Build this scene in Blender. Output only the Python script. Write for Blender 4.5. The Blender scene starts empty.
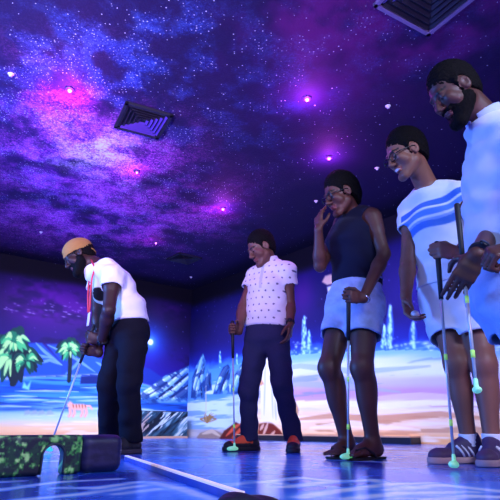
import bpy, math, random
import numpy as np
from mathutils import Vector, Matrix
random.seed(4)
SC = bpy.context.scene
COL = SC.collection
CAM_Z = .15
TH = math.radians(19.6)
FPX = 500.0
CEIL = 2.5

# ------------------------------------------------------------------ view helpers
def ray(x, y):
    u = x - 250.; v = y - 250.
    return np.array([u, FPX*math.cos(TH) + v*math.sin(TH), FPX*math.sin(TH) - v*math.cos(TH)])
def P(x, y, Y):                      # place point at distance Y in front of the camera
    d = ray(x, y)
    return np.array([0, 0, CAM_Z]) + d*Y/d[1]
def PZ(x, y, z):                     # where the sight line meets height z
    d = ray(x, y)
    return np.array([0, 0, CAM_Z]) + d*(z-CAM_Z)/d[2]
def project(p):
    x, y, z = p[..., 0], p[..., 1], p[..., 2]-CAM_Z
    zc = y*math.cos(TH) + z*math.sin(TH)
    yc = -y*math.sin(TH) + z*math.cos(TH)
    return np.stack([250+FPX*x/zc, 250-FPX*yc/zc], -1)
def nrm(v):
    v = np.asarray(v, float)
    return v/np.linalg.norm(v)
def A3(*v): return np.array(v, float)

def lin(c):
    c = np.clip(np.asarray(c, float), 0, 1)
    return np.where(c <= .04045, c/12.92, ((c+.055)/1.055)**2.4)
def rgb(r, g, b): return np.array([r, g, b], float)/255.

# ------------------------------------------------------------------ objects
def tag(o, label=None, cat=None, group=None, kind=None):
    if label: o['label'] = label
    if cat: o['category'] = cat
    if group: o['group'] = group
    if kind: o['kind'] = kind
    return o
def empty(name, loc, label, cat, group=None, rotz=0):
    o = bpy.data.objects.new(name, None); COL.objects.link(o)
    o.empty_display_size = .1
    o.location = [float(v) for v in loc]; o.rotation_euler = (0, 0, rotz)
    return tag(o, label, cat, group)
def link(name, me, mat=None, parent=None, world=True):
    o = bpy.data.objects.new(name, me); COL.objects.link(o)
    if mat is not None: me.materials.append(mat)
    if parent is not None:
        o.parent = parent
        if world:
            chain = []; q = parent
            M = Matrix.Identity(4)
            while q is not None:
                M = Matrix.LocRotScale(q.location, q.rotation_euler, q.scale) @ M if q.parent is None else q.matrix_parent_inverse @ Matrix.LocRotScale(q.location, q.rotation_euler, q.scale) @ M
                q = q.parent
            o.matrix_parent_inverse = M.inverted()
    return o
def fast_mesh(name, V, Fc, col=None, smooth=True):
    """V (n,3), Fc (m,4) quads or a list of faces"""
    me = bpy.data.meshes.new(name)
    V = np.asarray(V, np.float32)
    if isinstance(Fc, np.ndarray):
        n = Fc.shape[1]; m = len(Fc)
        me.vertices.add(len(V)); me.vertices.foreach_set('co', V.ravel())
        me.loops.add(m*n); me.loops.foreach_set('vertex_index', Fc.astype(np.int32).ravel())
        me.polygons.add(m)
        me.polygons.foreach_set('loop_start', np.arange(0, m*n, n, dtype=np.int32))
        try: me.polygons.foreach_set('loop_total', np.full(m, n, np.int32))
        except Exception: pass
    else:
        me.from_pydata([tuple(map(float, v)) for v in V], [], [tuple(int(i) for i in f) for f in Fc])
    me.update(calc_edges=True); me.validate()
    if col is not None:
        set_col(me, col)
    if smooth and len(me.polygons):
        me.polygons.foreach_set('use_smooth', np.ones(len(me.polygons), bool))
    return me
def set_col(me, col):
    a = me.color_attributes.new('paint', 'FLOAT_COLOR', 'POINT')
    c = np.ones((len(me.vertices), 4), np.float32); c[:, :3] = lin(col)
    a.data.foreach_set('color', c.ravel())

class MB:
    """collects solid pieces into one mesh"""
    def __init__(s): s.v = []; s.f = []
    def add(s, V, F):
        o = len(s.v)
        s.v += [tuple(map(float, p)) for p in V]; s.f += [tuple(o+i for i in f) for f in F]
    def box(s, c, ax, half):
        c = np.asarray(c, float); ax = [np.asarray(a, float) for a in ax]
        V = [c + sx*ax[0]*half[0] + sy*ax[1]*half[1] + sz*ax[2]*half[2] for sz in (-1, 1) for sy in (-1, 1) for sx in (-1, 1)]
        s.add(V, [(0, 2, 3, 1), (4, 5, 7, 6), (0, 1, 5, 4), (2, 6, 7, 3), (0, 4, 6, 2), (1, 3, 7, 5)])
    def tube(s, pts, r, n=10, closed=False, flat=None):
        pts = [np.asarray(p, float) for p in pts]; N = len(pts)
        rr = r if hasattr(r, '__len__') else [r]*N
        V = []; up = None
        for i, p in enumerate(pts):
            if closed: t = nrm(pts[(i+1) % N]-pts[i-1])
            else: t = nrm(pts[min(i+1, N-1)]-pts[max(i-1, 0)])
            if up is None:
                up = A3(0, 0, 1) if abs(t[2]) < .9 else A3(1, 0, 0)
                if flat is not None: up = np.asarray(flat, float)
            a = nrm(np.cross(t, up)); b = np.cross(a, t); up = b
            for k in range(n):
                w = 2*math.pi*k/n
                V.append(p + rr[i]*(math.cos(w)*a + math.sin(w)*b))
        Fc = []
        for i in range(N if closed else N-1):
            for k in range(n):
                j = (i+1) % N
                Fc.append((i*n+k, j*n+k, j*n+(k+1) % n, i*n+(k+1) % n))
        if not closed:
            Fc.append(tuple(range(n))); Fc.append(tuple((N-1)*n+k for k in range(n-1, -1, -1)))
        s.add(V, Fc)
    def lathe(s, c, ax, prof, n=24):
        ax = nrm(ax); u = nrm(np.cross(ax, A3(0, 1, 0) if abs(ax[1]) < .9 else A3(1, 0, 0))); w = np.cross(ax, u)
        V = []
        for r, h in prof:
            for k in range(n):
                t = 2*math.pi*k/n
                V.append(np.asarray(c)+ax*h+r*(math.cos(t)*u+math.sin(t)*w))
        Fc = [(i*n+k, i*n+(k+1) % n, (i+1)*n+(k+1) % n, (i+1)*n+k) for i in range(len(prof)-1) for k in range(n)]
        Fc.append(tuple(range(n-1, -1, -1))); Fc.append(tuple((len(prof)-1)*n+k for k in range(n)))
        s.add(V, Fc)
    def build(s, name, mat, parent=None, smooth=False, bevel=0):
        me = fast_mesh(name, s.v, s.f, smooth=smooth)
        import bmesh
        bm = bmesh.new(); bm.from_mesh(me); bmesh.ops.recalc_face_normals(bm, faces=bm.faces)
        if bevel:
            bmesh.ops.bevel(bm, geom=list(bm.edges), offset=bevel, segments=2, profile=.7, affect='EDGES', clamp_overlap=True)
        bm.to_mesh(me); bm.free()
        if smooth: me.polygons.foreach_set('use_smooth', np.ones(len(me.polygons), bool))
        return link(name, me, mat, parent)

# ------------------------------------------------------------------ materials
def mat(name, base=None, rough=.6, metal=0., spec=.5, attr=False, noise=0., nscale=40., bump=0., bscale=120., emis=None, estr=0., coat=0., sheen=0., sss=0.):
    m = bpy.data.materials.new(name); m.use_nodes = True
    nt = m.node_tree; b = nt.nodes['Principled BSDF']
    N = nt.nodes.new; Lk = nt.links.new
    b.inputs['Roughness'].default_value = rough; b.inputs['Metallic'].default_value = metal
    b.inputs['Specular IOR Level'].default_value = spec
    b.inputs['Coat Weight'].default_value = coat
    b.inputs['Sheen Weight'].default_value = sheen
    tc = N('ShaderNodeTexCoord')
    if attr:
        a = N('ShaderNodeAttribute'); a.attribute_name = 'paint'; src = a.outputs['Color']
    else:
        r = N('ShaderNodeRGB'); r.outputs[0].default_value = (*[float(v) for v in lin(base)], 1); src = r.outputs[0]
    if noise:
        n = N('ShaderNodeTexNoise'); n.inputs['Scale'].default_value = nscale; n.inputs['Detail'].default_value = 4
        Lk(tc.outputs['Object'], n.inputs['Vector'])
        mr = N('ShaderNodeMapRange'); mr.inputs['To Min'].default_value = 1-noise; mr.inputs['To Max'].default_value = 1+noise
        Lk(n.outputs['Fac'], mr.inputs['Value'])
        mx = N('ShaderNodeVectorMath'); mx.operation = 'SCALE'
        Lk(src, mx.inputs[0]); Lk(mr.outputs['Result'], mx.inputs['Scale']); src = mx.outputs[0]
    Lk(src, b.inputs['Base Color'])
    if sss:
        b.inputs['Subsurface Weight'].default_value = sss
        b.inputs['Subsurface Radius'].default_value = (.01, .005, .003)
    if bump:
        n = N('ShaderNodeTexNoise'); n.inputs['Scale'].default_value = bscale; n.inputs['Detail'].default_value = 3
        Lk(tc.outputs['Object'], n.inputs['Vector'])
        bp = N('ShaderNodeBump'); bp.inputs['Strength'].default_value = bump; bp.inputs['Distance'].default_value = .004
        Lk(n.outputs['Fac'], bp.inputs['Height']); Lk(bp.outputs['Normal'], b.inputs['Normal'])
    if emis is not None:
        b.inputs['Emission Color'].default_value = (*[float(v) for v in lin(emis)], 1)
        b.inputs['Emission Strength'].default_value = estr
    return m

# ------------------------------------------------------------------ numpy noise
def hash2(ix, iy, seed):
    h = (ix.astype(np.int64)*374761393 + iy.astype(np.int64)*668265263 + seed*974634777) & 0x7fffffff
    h = ((h ^ (h >> 13))*1274126177) & 0x7fffffff
    h = (h ^ (h >> 16)) & 0xffff
    return h/65535.
def vnoise(x, y, seed=0):
    x = np.asarray(x, float); y = np.asarray(y, float)
    ix = np.floor(x); iy = np.floor(y); fx = x-ix; fy = y-iy
    fx = fx*fx*(3-2*fx); fy = fy*fy*(3-2*fy)
    a = hash2(ix, iy, seed); b = hash2(ix+1, iy, seed); c = hash2(ix, iy+1, seed); d = hash2(ix+1, iy+1, seed)
    return (a*(1-fx)+b*fx)*(1-fy)+(c*(1-fx)+d*fx)*fy
def fbm(x, y, oct=4, seed=0):
    s = 0; a = .5; t = 0
    for o in range(oct):
        s = s+a*vnoise(x*2**o+17.3*o, y*2**o+5.1*o, seed+o); t += a; a *= .55
    return s/t
def sstep(a, b, x):
    t = np.clip((x-a)/(b-a), 0, 1); return t*t*(3-2*t)

# ------------------------------------------------------------------ signed distance solids -> one smooth mesh
class Solid:
    def __init__(s, lo, hi, h):
        s.lo = np.asarray(lo, float); s.h = h
        s.n = np.ceil((np.asarray(hi)-s.lo)/h).astype(int)+1
        s.a = np.full(tuple(s.n), .2, np.float32)
        s.ax = [(s.lo[i]+h*np.arange(s.n[i])).astype(np.float32) for i in range(3)]
    def reg(s, lo, hi):
        i0 = np.clip(np.floor((lo-s.lo)/s.h).astype(int), 0, s.n); i1 = np.clip(np.ceil((hi-s.lo)/s.h).astype(int)+1, 0, s.n)
        if np.any(i1 <= i0): return None, None
        sl = tuple(slice(a, b) for a, b in zip(i0, i1))
        X = s.ax[0][sl[0]][:, None, None]; Y = s.ax[1][sl[1]][None, :, None]; Z = s.ax[2][sl[2]][None, None, :]
        return sl, (X, Y, Z)
    def put(s, sl, d, k, mode):
        a = s.a[sl]
        if mode == 'add':
            if k > 0:
                h = np.clip(.5+.5*(d-a)/k, 0, 1); r = d+(a-d)*h-k*h*(1-h)
            else: r = np.minimum(a, d)
        elif mode == 'sub':
            if k > 0:
                d = -d; h = np.clip(.5-.5*(d-a)/k, 0, 1); r = d+(a-d)*h+k*h*(1-h)
            else: r = np.maximum(a, -d)
        s.a[sl] = r.astype(np.float32)
    def cone(s, a, b, ra, rb, k=.02, mode='add', clip=(), grow=0):
        a = np.asarray(a, float); b = np.asarray(b, float); ra += grow; rb += grow
        m = max(ra, rb)+k+3*s.h
        sl, c = s.reg(np.minimum(a, b)-m, np.maximum(a, b)+m)
        if sl is None: return
        d = b-a; L2 = float(d@d)+1e-12
        t = np.clip(((c[0]-a[0])*d[0]+(c[1]-a[1])*d[1]+(c[2]-a[2])*d[2])/L2, 0, 1)
        D = np.sqrt((c[0]-a[0]-t*d[0])**2+(c[1]-a[1]-t*d[1])**2+(c[2]-a[2]-t*d[2])**2)-(ra+(rb-ra)*t)
        for p, n in clip: D = np.maximum(D, (c[0]-p[0])*n[0]+(c[1]-p[1])*n[1]+(c[2]-p[2])*n[2])
        s.put(sl, D, k, mode)
    def ell(s, ce, r, R=None, k=.02, mode='add', clip=(), grow=0):
        ce = np.asarray(ce, float); r = np.asarray(r, float)+grow
        R = np.eye(3) if R is None else R
        m = r.max()+k+3*s.h
        sl, c = s.reg(ce-m, ce+m)
        if sl is None: return
        q = [(c[0]-ce[0])*R[i][0]+(c[1]-ce[1])*R[i][1]+(c[2]-ce[2])*R[i][2] for i in range(3)]
        k0 = np.sqrt((q[0]/r[0])**2+(q[1]/r[1])**2+(q[2]/r[2])**2)
        k1 = np.sqrt((q[0]/r[0]**2)**2+(q[1]/r[1]**2)**2+(q[2]/r[2]**2)**2)+1e-9
        D = k0*(k0-1)/k1
        for p, n in clip: D = np.maximum(D, (c[0]-p[0])*n[0]+(c[1]-p[1])*n[1]+(c[2]-p[2])*n[2])
        s.put(sl, D, k, mode)
    def ecap(s, a, b, S, wa, wb, k=.03, mode='add', clip=(), grow=0):
        """elliptic capsule from a to b: wa, wb = (half width along S, half depth)"""
        a = np.asarray(a, float); b = np.asarray(b, float)
        wa = np.asarray(wa, float)+grow; wb = np.asarray(wb, float)+grow
        m = max(wa.max(), wb.max())+k+3*s.h
        sl, c = s.reg(np.minimum(a, b)-m, np.maximum(a, b)+m)
        if sl is None: return
        L = np.linalg.norm(b-a); T = (b-a)/(L+1e-9); S = nrm(np.asarray(S)-T*(T@np.asarray(S))); Fw = np.cross(S, T)
        q = [c[i]-a[i] for i in range(3)]
        tt = (q[0]*T[0]+q[1]*T[1]+q[2]*T[2])/(L+1e-9); t = np.clip(tt, 0, 1)
        qs = q[0]*S[0]+q[1]*S[1]+q[2]*S[2]; qf = q[0]*Fw[0]+q[1]*Fw[1]+q[2]*Fw[2]
        dt = (tt-t)*L
        w = wa[0]+(wb[0]-wa[0])*t; d = wa[1]+(wb[1]-wa[1])*t; mn = np.minimum(w, d)
        k0 = np.sqrt((qs/w)**2+(qf/d)**2+(dt/mn)**2)
        k1 = np.sqrt((qs/w**2)**2+(qf/d**2)**2+(dt/mn**2)**2)+1e-6
        D = np.where(k0 < .2, -.8*mn, k0*(k0-1)/k1)
        for p, n in clip: D = np.maximum(D, (c[0]-p[0])*n[0]+(c[1]-p[1])*n[1]+(c[2]-p[2])*n[2])
        s.put(sl, D, k, mode)
    def box(s, ce, R, half, r=.01, k=0, mode='add'):
        ce = np.asarray(ce, float); half = np.asarray(half, float)
        m = np.linalg.norm(half)+k+3*s.h
        sl, c = s.reg(ce-m, ce+m)
        if sl is None: return
        q = [np.abs((c[0]-ce[0])*R[i][0]+(c[1]-ce[1])*R[i][1]+(c[2]-ce[2])*R[i][2])-half[i]+r for i in range(3)]
        D = np.sqrt(np.maximum(q[0], 0)**2+np.maximum(q[1], 0)**2+np.maximum(q[2], 0)**2)+np.minimum(np.maximum(np.maximum(q[0], q[1]), q[2]), 0)-r
        s.put(sl, D, k, mode)
    def plane(s, p, n):              # cut away the side n points to
        X, Y, Z = s.ax[0][:, None, None], s.ax[1][None, :, None], s.ax[2][None, None, :]
        s.a = np.maximum(s.a, ((X-p[0])*n[0]+(Y-p[1])*n[1]+(Z-p[2])*n[2]).astype(np.float32))
    def folds(s, amp, fn):
        i = np.nonzero(np.abs(s.a) < .03)
        p = np.stack([s.ax[j][i[j]] for j in range(3)], -1)
        s.a[i] += (amp*fn(p)).astype(np.float32)
    def extract(s):
        F = s.a; n = s.n; ins = F < 0
        cnt = np.zeros(tuple(n-1), np.int8)
        for i in (0, 1):
            for j in (0, 1):
                for k in (0, 1):
                    cnt += ins[i:n[0]-1+i, j:n[1]-1+j, k:n[2]-1+k]
        act = (cnt > 0) & (cnt < 8)
        I = np.argwhere(act)
        idx = np.full(act.shape, -1, np.int32); idx[tuple(I.T)] = np.arange(len(I))
        cs = [(i, j, k) for i in (0, 1) for j in (0, 1) for k in (0, 1)]
        val = {c: F[I[:, 0]+c[0], I[:, 1]+c[1], I[:, 2]+c[2]].astype(np.float64) for c in cs}
        acc = np.zeros((len(I), 3)); num = np.zeros(len(I))
        for a in cs:
            for ax in range(3):
                if a[ax] == 0:
                    b = list(a); b[ax] = 1; b = tuple(b)
                    va, vb = val[a], val[b]; x = (va < 0) != (vb < 0)
                    t = np.where(x, va/np.where(x, va-vb, 1), 0)
                    p = np.tile(np.array(a, float), (len(I), 1)); p[:, ax] = t
                    acc += p*x[:, None]; num += x
        V = (I+acc/num[:, None])*s.h+s.lo
        Q = []
        for ax in range(3):
            o = [(1, 2), (2, 0), (0, 1)][ax]
            A = np.moveaxis(ins, [ax, o[0], o[1]], [0, 1, 2]); J = np.moveaxis(idx, [ax, o[0], o[1]], [0, 1, 2])
            e = A[:-1] != A[1:]
            e = e[:, 1:-1, 1:-1]
            K = np.argwhere(e)
            if not len(K): continue
            i, j, k = K[:, 0], K[:, 1]+1, K[:, 2]+1
            q = np.stack([J[i, j-1, k-1], J[i, j, k-1], J[i, j, k], J[i, j-1, k]], -1)
            fl = ~A[i, j, k]
            q[fl] = q[fl][:, ::-1]
            Q.append(q)
        Q = np.concatenate(Q)
        Q = Q[(Q >= 0).all(1)]
        return V, Q
    def build(s, name, material, parent=None, color=None, relax=1):
        V, Q = s.extract()
        for _ in range(relax):
            acc = np.zeros_like(V); c = np.zeros(len(V))
            for a in range(4):
                for b in (1, 3):
                    np.add.at(acc, Q[:, a], V[Q[:, (a+b) % 4]]); np.add.at(c, Q[:, a], 1)
            V = V*.5+.5*acc/np.maximum(c, 1)[:, None]
        col = color(V) if color is not None else None
        return link(name, fast_mesh(name, V, Q, col), material, parent)
# ================================================================== ROOM
CORNER = PZ(192, 290, CEIL)[:2]
DR = nrm(A3(.629, -.777, 0)); DL = nrm(A3(-.777, -.629, 0))
WALL = 10.0
def on_wall(x, y, D):                # pixel -> (distance from the corner, height) on a wall
    n = np.array([-D[1], D[0]])
    d = ray(x, y); o = CORNER
    t = (o@n)/(d[:2]@n)
    p = np.array([0, 0, CAM_Z])+d*t
    return (p[:2]-o)@D[:2], p[2]
class Mural:
    def __init__(s, D, smax, h):
        s.D = D; s.h = h
        s.ns = int(smax/h)+1; s.nz = int(CEIL/h)+1
        s.s = np.linspace(0, smax, s.ns); s.z = np.linspace(0, CEIL, s.nz)
        s.S, s.Z = np.meshgrid(s.s, s.z, indexing='ij')
        s.c = np.zeros((s.ns, s.nz, 3))
    def w(s, x, y): return np.array(on_wall(x, y, s.D))
    def mix(s, m, col):
        m = np.clip(m, 0, 1)[..., None]; s.c = s.c*(1-m)+np.asarray(col)*m
    def band(s, pts):                # height of a painted line through the given pixels, along the wall
        q = sorted([tuple(s.w(*p)) for p in pts]); q = np.array(q)
        return np.interp(s.S, q[:, 0], q[:, 1])
    def inside(s, q, soft):
        x0, x1 = q[:, 0].min()-.1, q[:, 0].max()+.1
        i0, i1 = np.searchsorted(s.s, [x0, x1])
        j0, j1 = np.searchsorted(s.z, [q[:, 1].min()-.1, q[:, 1].max()+.1])
        m = np.zeros((s.ns, s.nz))
        if i1 <= i0 or j1 <= j0: return m
        X = s.S[i0:i1, j0:j1]; Y = s.Z[i0:i1, j0:j1]
        inn = np.zeros(X.shape, bool); dist = np.full(X.shape, 9.)
        for a, b in zip(q, np.roll(q, -1, 0)):
            with np.errstate(divide='ignore', invalid='ignore'):
                cr = ((a[1] > Y) != (b[1] > Y)) & (X < (b[0]-a[0])*(Y-a[1])/(b[1]-a[1]+1e-12)+a[0])
            inn ^= cr
            d = b-a; t = np.clip(((X-a[0])*d[0]+(Y-a[1])*d[1])/(d@d+1e-12), 0, 1)
            dist = np.minimum(dist, np.hypot(X-a[0]-t*d[0], Y-a[1]-t*d[1]))
        m[i0:i1, j0:j1] = np.clip(.5+np.where(inn, dist, -dist)/(2*soft), 0, 1)
        return m
    def poly(s, pts, col, soft=.01, a=1.):
        m = s.inside(np.array([s.w(*p) for p in pts]), soft)
        s.mix(m*a, col); return m
    def stroke(s, pts, col, r, a=1., taper=True):
        q = np.array([s.w(*p) for p in pts]); N = len(q)
        x0, x1 = q[:, 0].min()-.15, q[:, 0].max()+.15
        i0, i1 = np.searchsorted(s.s, [x0, x1]); j0, j1 = np.searchsorted(s.z, [q[:, 1].min()-.15, q[:, 1].max()+.15])
        if i1 <= i0 or j1 <= j0: return
        X = s.S[i0:i1, j0:j1]; Y = s.Z[i0:i1, j0:j1]; m = np.zeros(X.shape)
        for i in range(N-1):
            A, B = q[i], q[i+1]; d = B-A
            t = np.clip(((X-A[0])*d[0]+(Y-A[1])*d[1])/(d@d+1e-12), 0, 1)
            D = np.hypot(X-A[0]-t*d[0], Y-A[1]-t*d[1])
            f = (i+t)/(N-1); rr = r*(1-.75*np.abs(2*f-1)**2) if taper else r
            m = np.maximum(m, np.clip(.5+(rr-D)/.012, 0, 1))
        m = np.clip(m*a, 0, 1)[..., None]
        s.c[i0:i1, j0:j1] = s.c[i0:i1, j0:j1]*(1-m)+np.asarray(col)*m
    def blob(s, x, y, rs, rz, col, a=1., p=2.):
        c = s.w(x, y); d = np.hypot((s.S-c[0])/rs, (s.Z-c[1])/rz)
        s.mix(a*np.exp(-d**p), col)
    def mesh(s, name, material):
        o = np.array([CORNER[0], CORNER[1], 0.])
        V = o+s.S[..., None]*s.D+s.Z[..., None]*A3(0, 0, 1)
        i = np.arange(s.ns*s.nz).reshape(s.ns, s.nz)
        Q = np.stack([i[:-1, :-1], i[1:, :-1], i[1:, 1:], i[:-1, 1:]], -1).reshape(-1, 4)
        if s.D is DR: Q = Q[:, ::-1]
        return tag(link(name, fast_mesh(name, V.reshape(-1, 3), Q, s.c.reshape(-1, 3), smooth=False), material), kind='structure')

def rock(m, outline, lights, darks):
    k = m.poly(outline, rgb(44, 96, 168), .008)
    for q in lights: m.stroke(q, rgb(150, 205, 235), .042, .85)
    for q in darks: m.stroke(q, rgb(12, 30, 84), .026, .95)
    for q in lights: m.stroke([(x-.6, y-.6) for x, y in q], rgb(214, 238, 250), .018, .9)
    n = fbm(m.S*5+m.Z*3, m.Z*11-m.S*5, 4, 19)
    m.mix(k*sstep(.5, .62, n)*.75, rgb(18, 48, 120)); m.mix(k*sstep(.44, .34, n)*.6, rgb(120, 180, 222))
def paint_left():
    m = Mural(DL, WALL, .0125); S, Z = m.S, m.Z
    rnd = random.Random(3)
    # night sky: deep blue, violet cloud in the middle, blue glow near the ground
    m.c[:] = rgb(10, 4, 52)
    m.mix(sstep(1.95, 1.1, Z)*.9, rgb(32, 6, 120))
    m.blob(40, 300, .55, .38, rgb(112, 10, 176), .85)
    m.blob(85, 305, .5, .35, rgb(96, 8, 160), .7)
    m.blob(172, 310, .4, .25, rgb(86, 10, 130), .5)
    n = fbm(S*2.2, Z*4, 4, 5)
    m.mix(.6*sstep(.52, .75, n)*sstep(.9, 1.2, Z), rgb(10, 2, 58))
    for i in range(90):
        x = rnd.uniform(-120, 95); y = 310+rnd.gauss(0, 4)-abs(x-40)*.02
        m.blob(x, y, rnd.uniform(.012, .03), rnd.uniform(.006, .010), rgb(190, 170, 250), rnd.uniform(.2, .7))
    for i in range(130):
        x = rnd.uniform(-150, 190); y = rnd.uniform(265, 350)
        m.blob(x, y, .009, .009, rgb(150, 140, 240), rnd.uniform(.1, .6))
    zw = m.band([(-150, 381), (0, 378), (60, 376), (110, 374), (150, 386), (192, 396)])
    m.mix(sstep(.5, 0., Z-zw)*.55, rgb(18, 40, 190))
    # moon
    m.blob(150.5, 342, .30, .30, rgb(30, 90, 230), .75)
    m.blob(150.5, 342, .1, .1, rgb(90, 170, 255), .9)
    m.blob(150.5, 342, .05, .05, rgb(235, 250, 255), 1., 6)
    # dunes far off
    dunes = [([(-160, 372), (-60, 352), (0, 360), (30, 343), (42, 343), (62, 364), (95, 376), (95, 384), (-160, 384)], rgb(24, 74, 178)),
             ([(46, 344), (62, 344), (100, 364), (118, 372), (110, 384), (60, 384), (62, 364)], rgb(26, 66, 165)),
             ([(60, 378), (85, 353), (105, 360), (120, 370), (120, 384), (60, 384)], rgb(30, 84, 190)),
             ([(130, 384), (136, 364), (150, 369), (166, 380), (150, 388), (130, 392)], rgb(20, 46, 150))]
    for q, c in dunes: m.poly(q, c, .015)
    for q in ([(36, 343), (45, 352), (62, 365)], [(28, 366), (50, 360), (62, 365)], [(30, 350), (40, 356), (52, 358)], [(85, 354), (75, 366), (66, 374)], [(96, 362), (110, 370)], [(5, 362), (25, 350)], [(48, 345), (75, 358), (95, 372)]):
        m.stroke(q, rgb(120, 170, 250), .022, .75)
    # lake
    m.mix((Z < zw)*1., rgb(22, 84, 196))
    m.mix(np.exp(-((Z-zw+.01)/.02)**2)*.8, rgb(190, 190, 250))
    r = (zw-Z)/zw
    ww = fbm(S*.9, Z*13, 4, 11)
    m.mix((r > 0)*sstep(.42, .66, ww)*.8, rgb(60, 150, 235))
    m.mix((r > .0)*sstep(.6, .75, fbm(S*1.3, Z*20, 3, 31))*.8, rgb(10, 36, 120))
    m.mix(sstep(.34, .62, r+.25*(ww-.5)), rgb(120, 185, 235))
    m.mix(sstep(.46, .7, r+.2*(ww-.5))*.9, rgb(205, 225, 245))
    m.mix(sstep(.64, .82, r+.12*(ww-.5)), rgb(250, 206, 160))
    m.mix(sstep(.82, .95, r+.12*(ww-.5))*.8, rgb(225, 165, 130))
    m.mix((r > .6)*sstep(.55, .7, fbm(S*1.6, Z*30, 3, 41))*.6, rgb(255, 236, 220))
    for i in range(34):
        x = rnd.uniform(-140, 150); y = rnd.uniform(386, 410); w = rnd.uniform(10, 34)
        m.stroke([(x-w, y+.6), (x, y), (x+w, y+.9)], rgb(200, 230, 255) if rnd.random() < .6 else rgb(14, 60, 165), .012, .7)
    for x in (24, 31, 38, 46):
        m.poly([(x, 415), (x+1, 411), (x+5, 410), (x+8, 414)], rgb(150, 170, 190), .012, .9)
    m.poly([(22, 388), (24, 382), (27, 386), (31, 381), (29, 390)], rgb(120, 210, 190), .012)
    m.poly([(80, 384), (81, 376), (106, 376), (106, 384)], rgb(12, 34, 112), .01)
    # palms
    def palm(cx, cy, R, base, seed, dense):
        g = random.Random(seed)
        m.stroke([base, ((base[0]+cx)/2+.6, (base[1]+cy)/2), (cx, cy)], rgb(14, 34, 50), .03, 1, False)
        for i in range(dense):
            k = i/dense
            a = g.uniform(0, 2*math.pi); L = R*g.uniform(.55, 1.05)*(1.15 if k < .4 else .9)
            dx, dy = math.cos(a), -math.sin(a)*.8
            mx, my = cx+dx*L*.6, cy+dy*L*.6-L*.08
            ex, ey = cx+dx*L*1.0, cy+dy*L*.85+L*.28
            c = [rgb(4, 30, 44), rgb(8, 62, 62), rgb(22, 120, 84), rgb(70, 190, 120), rgb(170, 235, 150)][min(4, int(k*5))]
            p0 = (cx, cy) if k < .5 else (cx+dx*L*.3, cy+dy*L*.3)
            m.stroke([p0, (mx, my), (ex, ey)], c, (.06 if k < .4 else .034 if k < .8 else .024)*R/22, .95)
    palm(13, 354, 25, (12, 384), 5, 60); palm(14, 340, 18, (13, 384), 15, 50); palm(26, 360, 15, (14, 384), 25, 24)
    palm(70, 349, 14, (69, 381), 8, 50)
    # a big cat walking on the sand
    pk = rgb(238, 176, 158)
    m.poly([(67, 404), (70, 401), (74, 404), (84, 404), (87, 407), (86, 409.5), (78, 410.3), (72, 409.5), (68, 407)], pk, .012)
    for x in (70, 74, 82, 86): m.stroke([(x, 409), (x+.6, 413), (x-.8, 416)], pk, .022, 1, False)
    m.stroke([(86, 406), (90, 406), (92, 409)], pk, .014, 1, False)
    for x in (73, 76, 79, 82, 85): m.stroke([(x, 404), (x+.6, 408)], rgb(170, 80, 60), .009, .8)
    # slanted rocks towards the corner
    rock(m, [(134, 398), (148, 388), (166, 375), (178, 371), (190, 365), (192, 368), (192, 402), (150, 403)], [
        [(140, 395), (156, 386), (176, 373)], [(150, 397), (166, 387), (187, 369)], [(160, 399), (174, 390), (190, 376)], [(172, 400), (182, 393), (191, 386)], [(138, 399), (150, 393), (160, 388)]],
        [[(146, 396), (162, 386), (180, 373)], [(156, 399), (170, 389), (190, 372)], [(166, 401), (178, 393), (191, 383)]])
    m.mix((Z < .02)*1., rgb(120, 80, 60))
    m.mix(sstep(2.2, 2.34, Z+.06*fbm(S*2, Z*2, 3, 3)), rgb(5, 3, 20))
    return m
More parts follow.
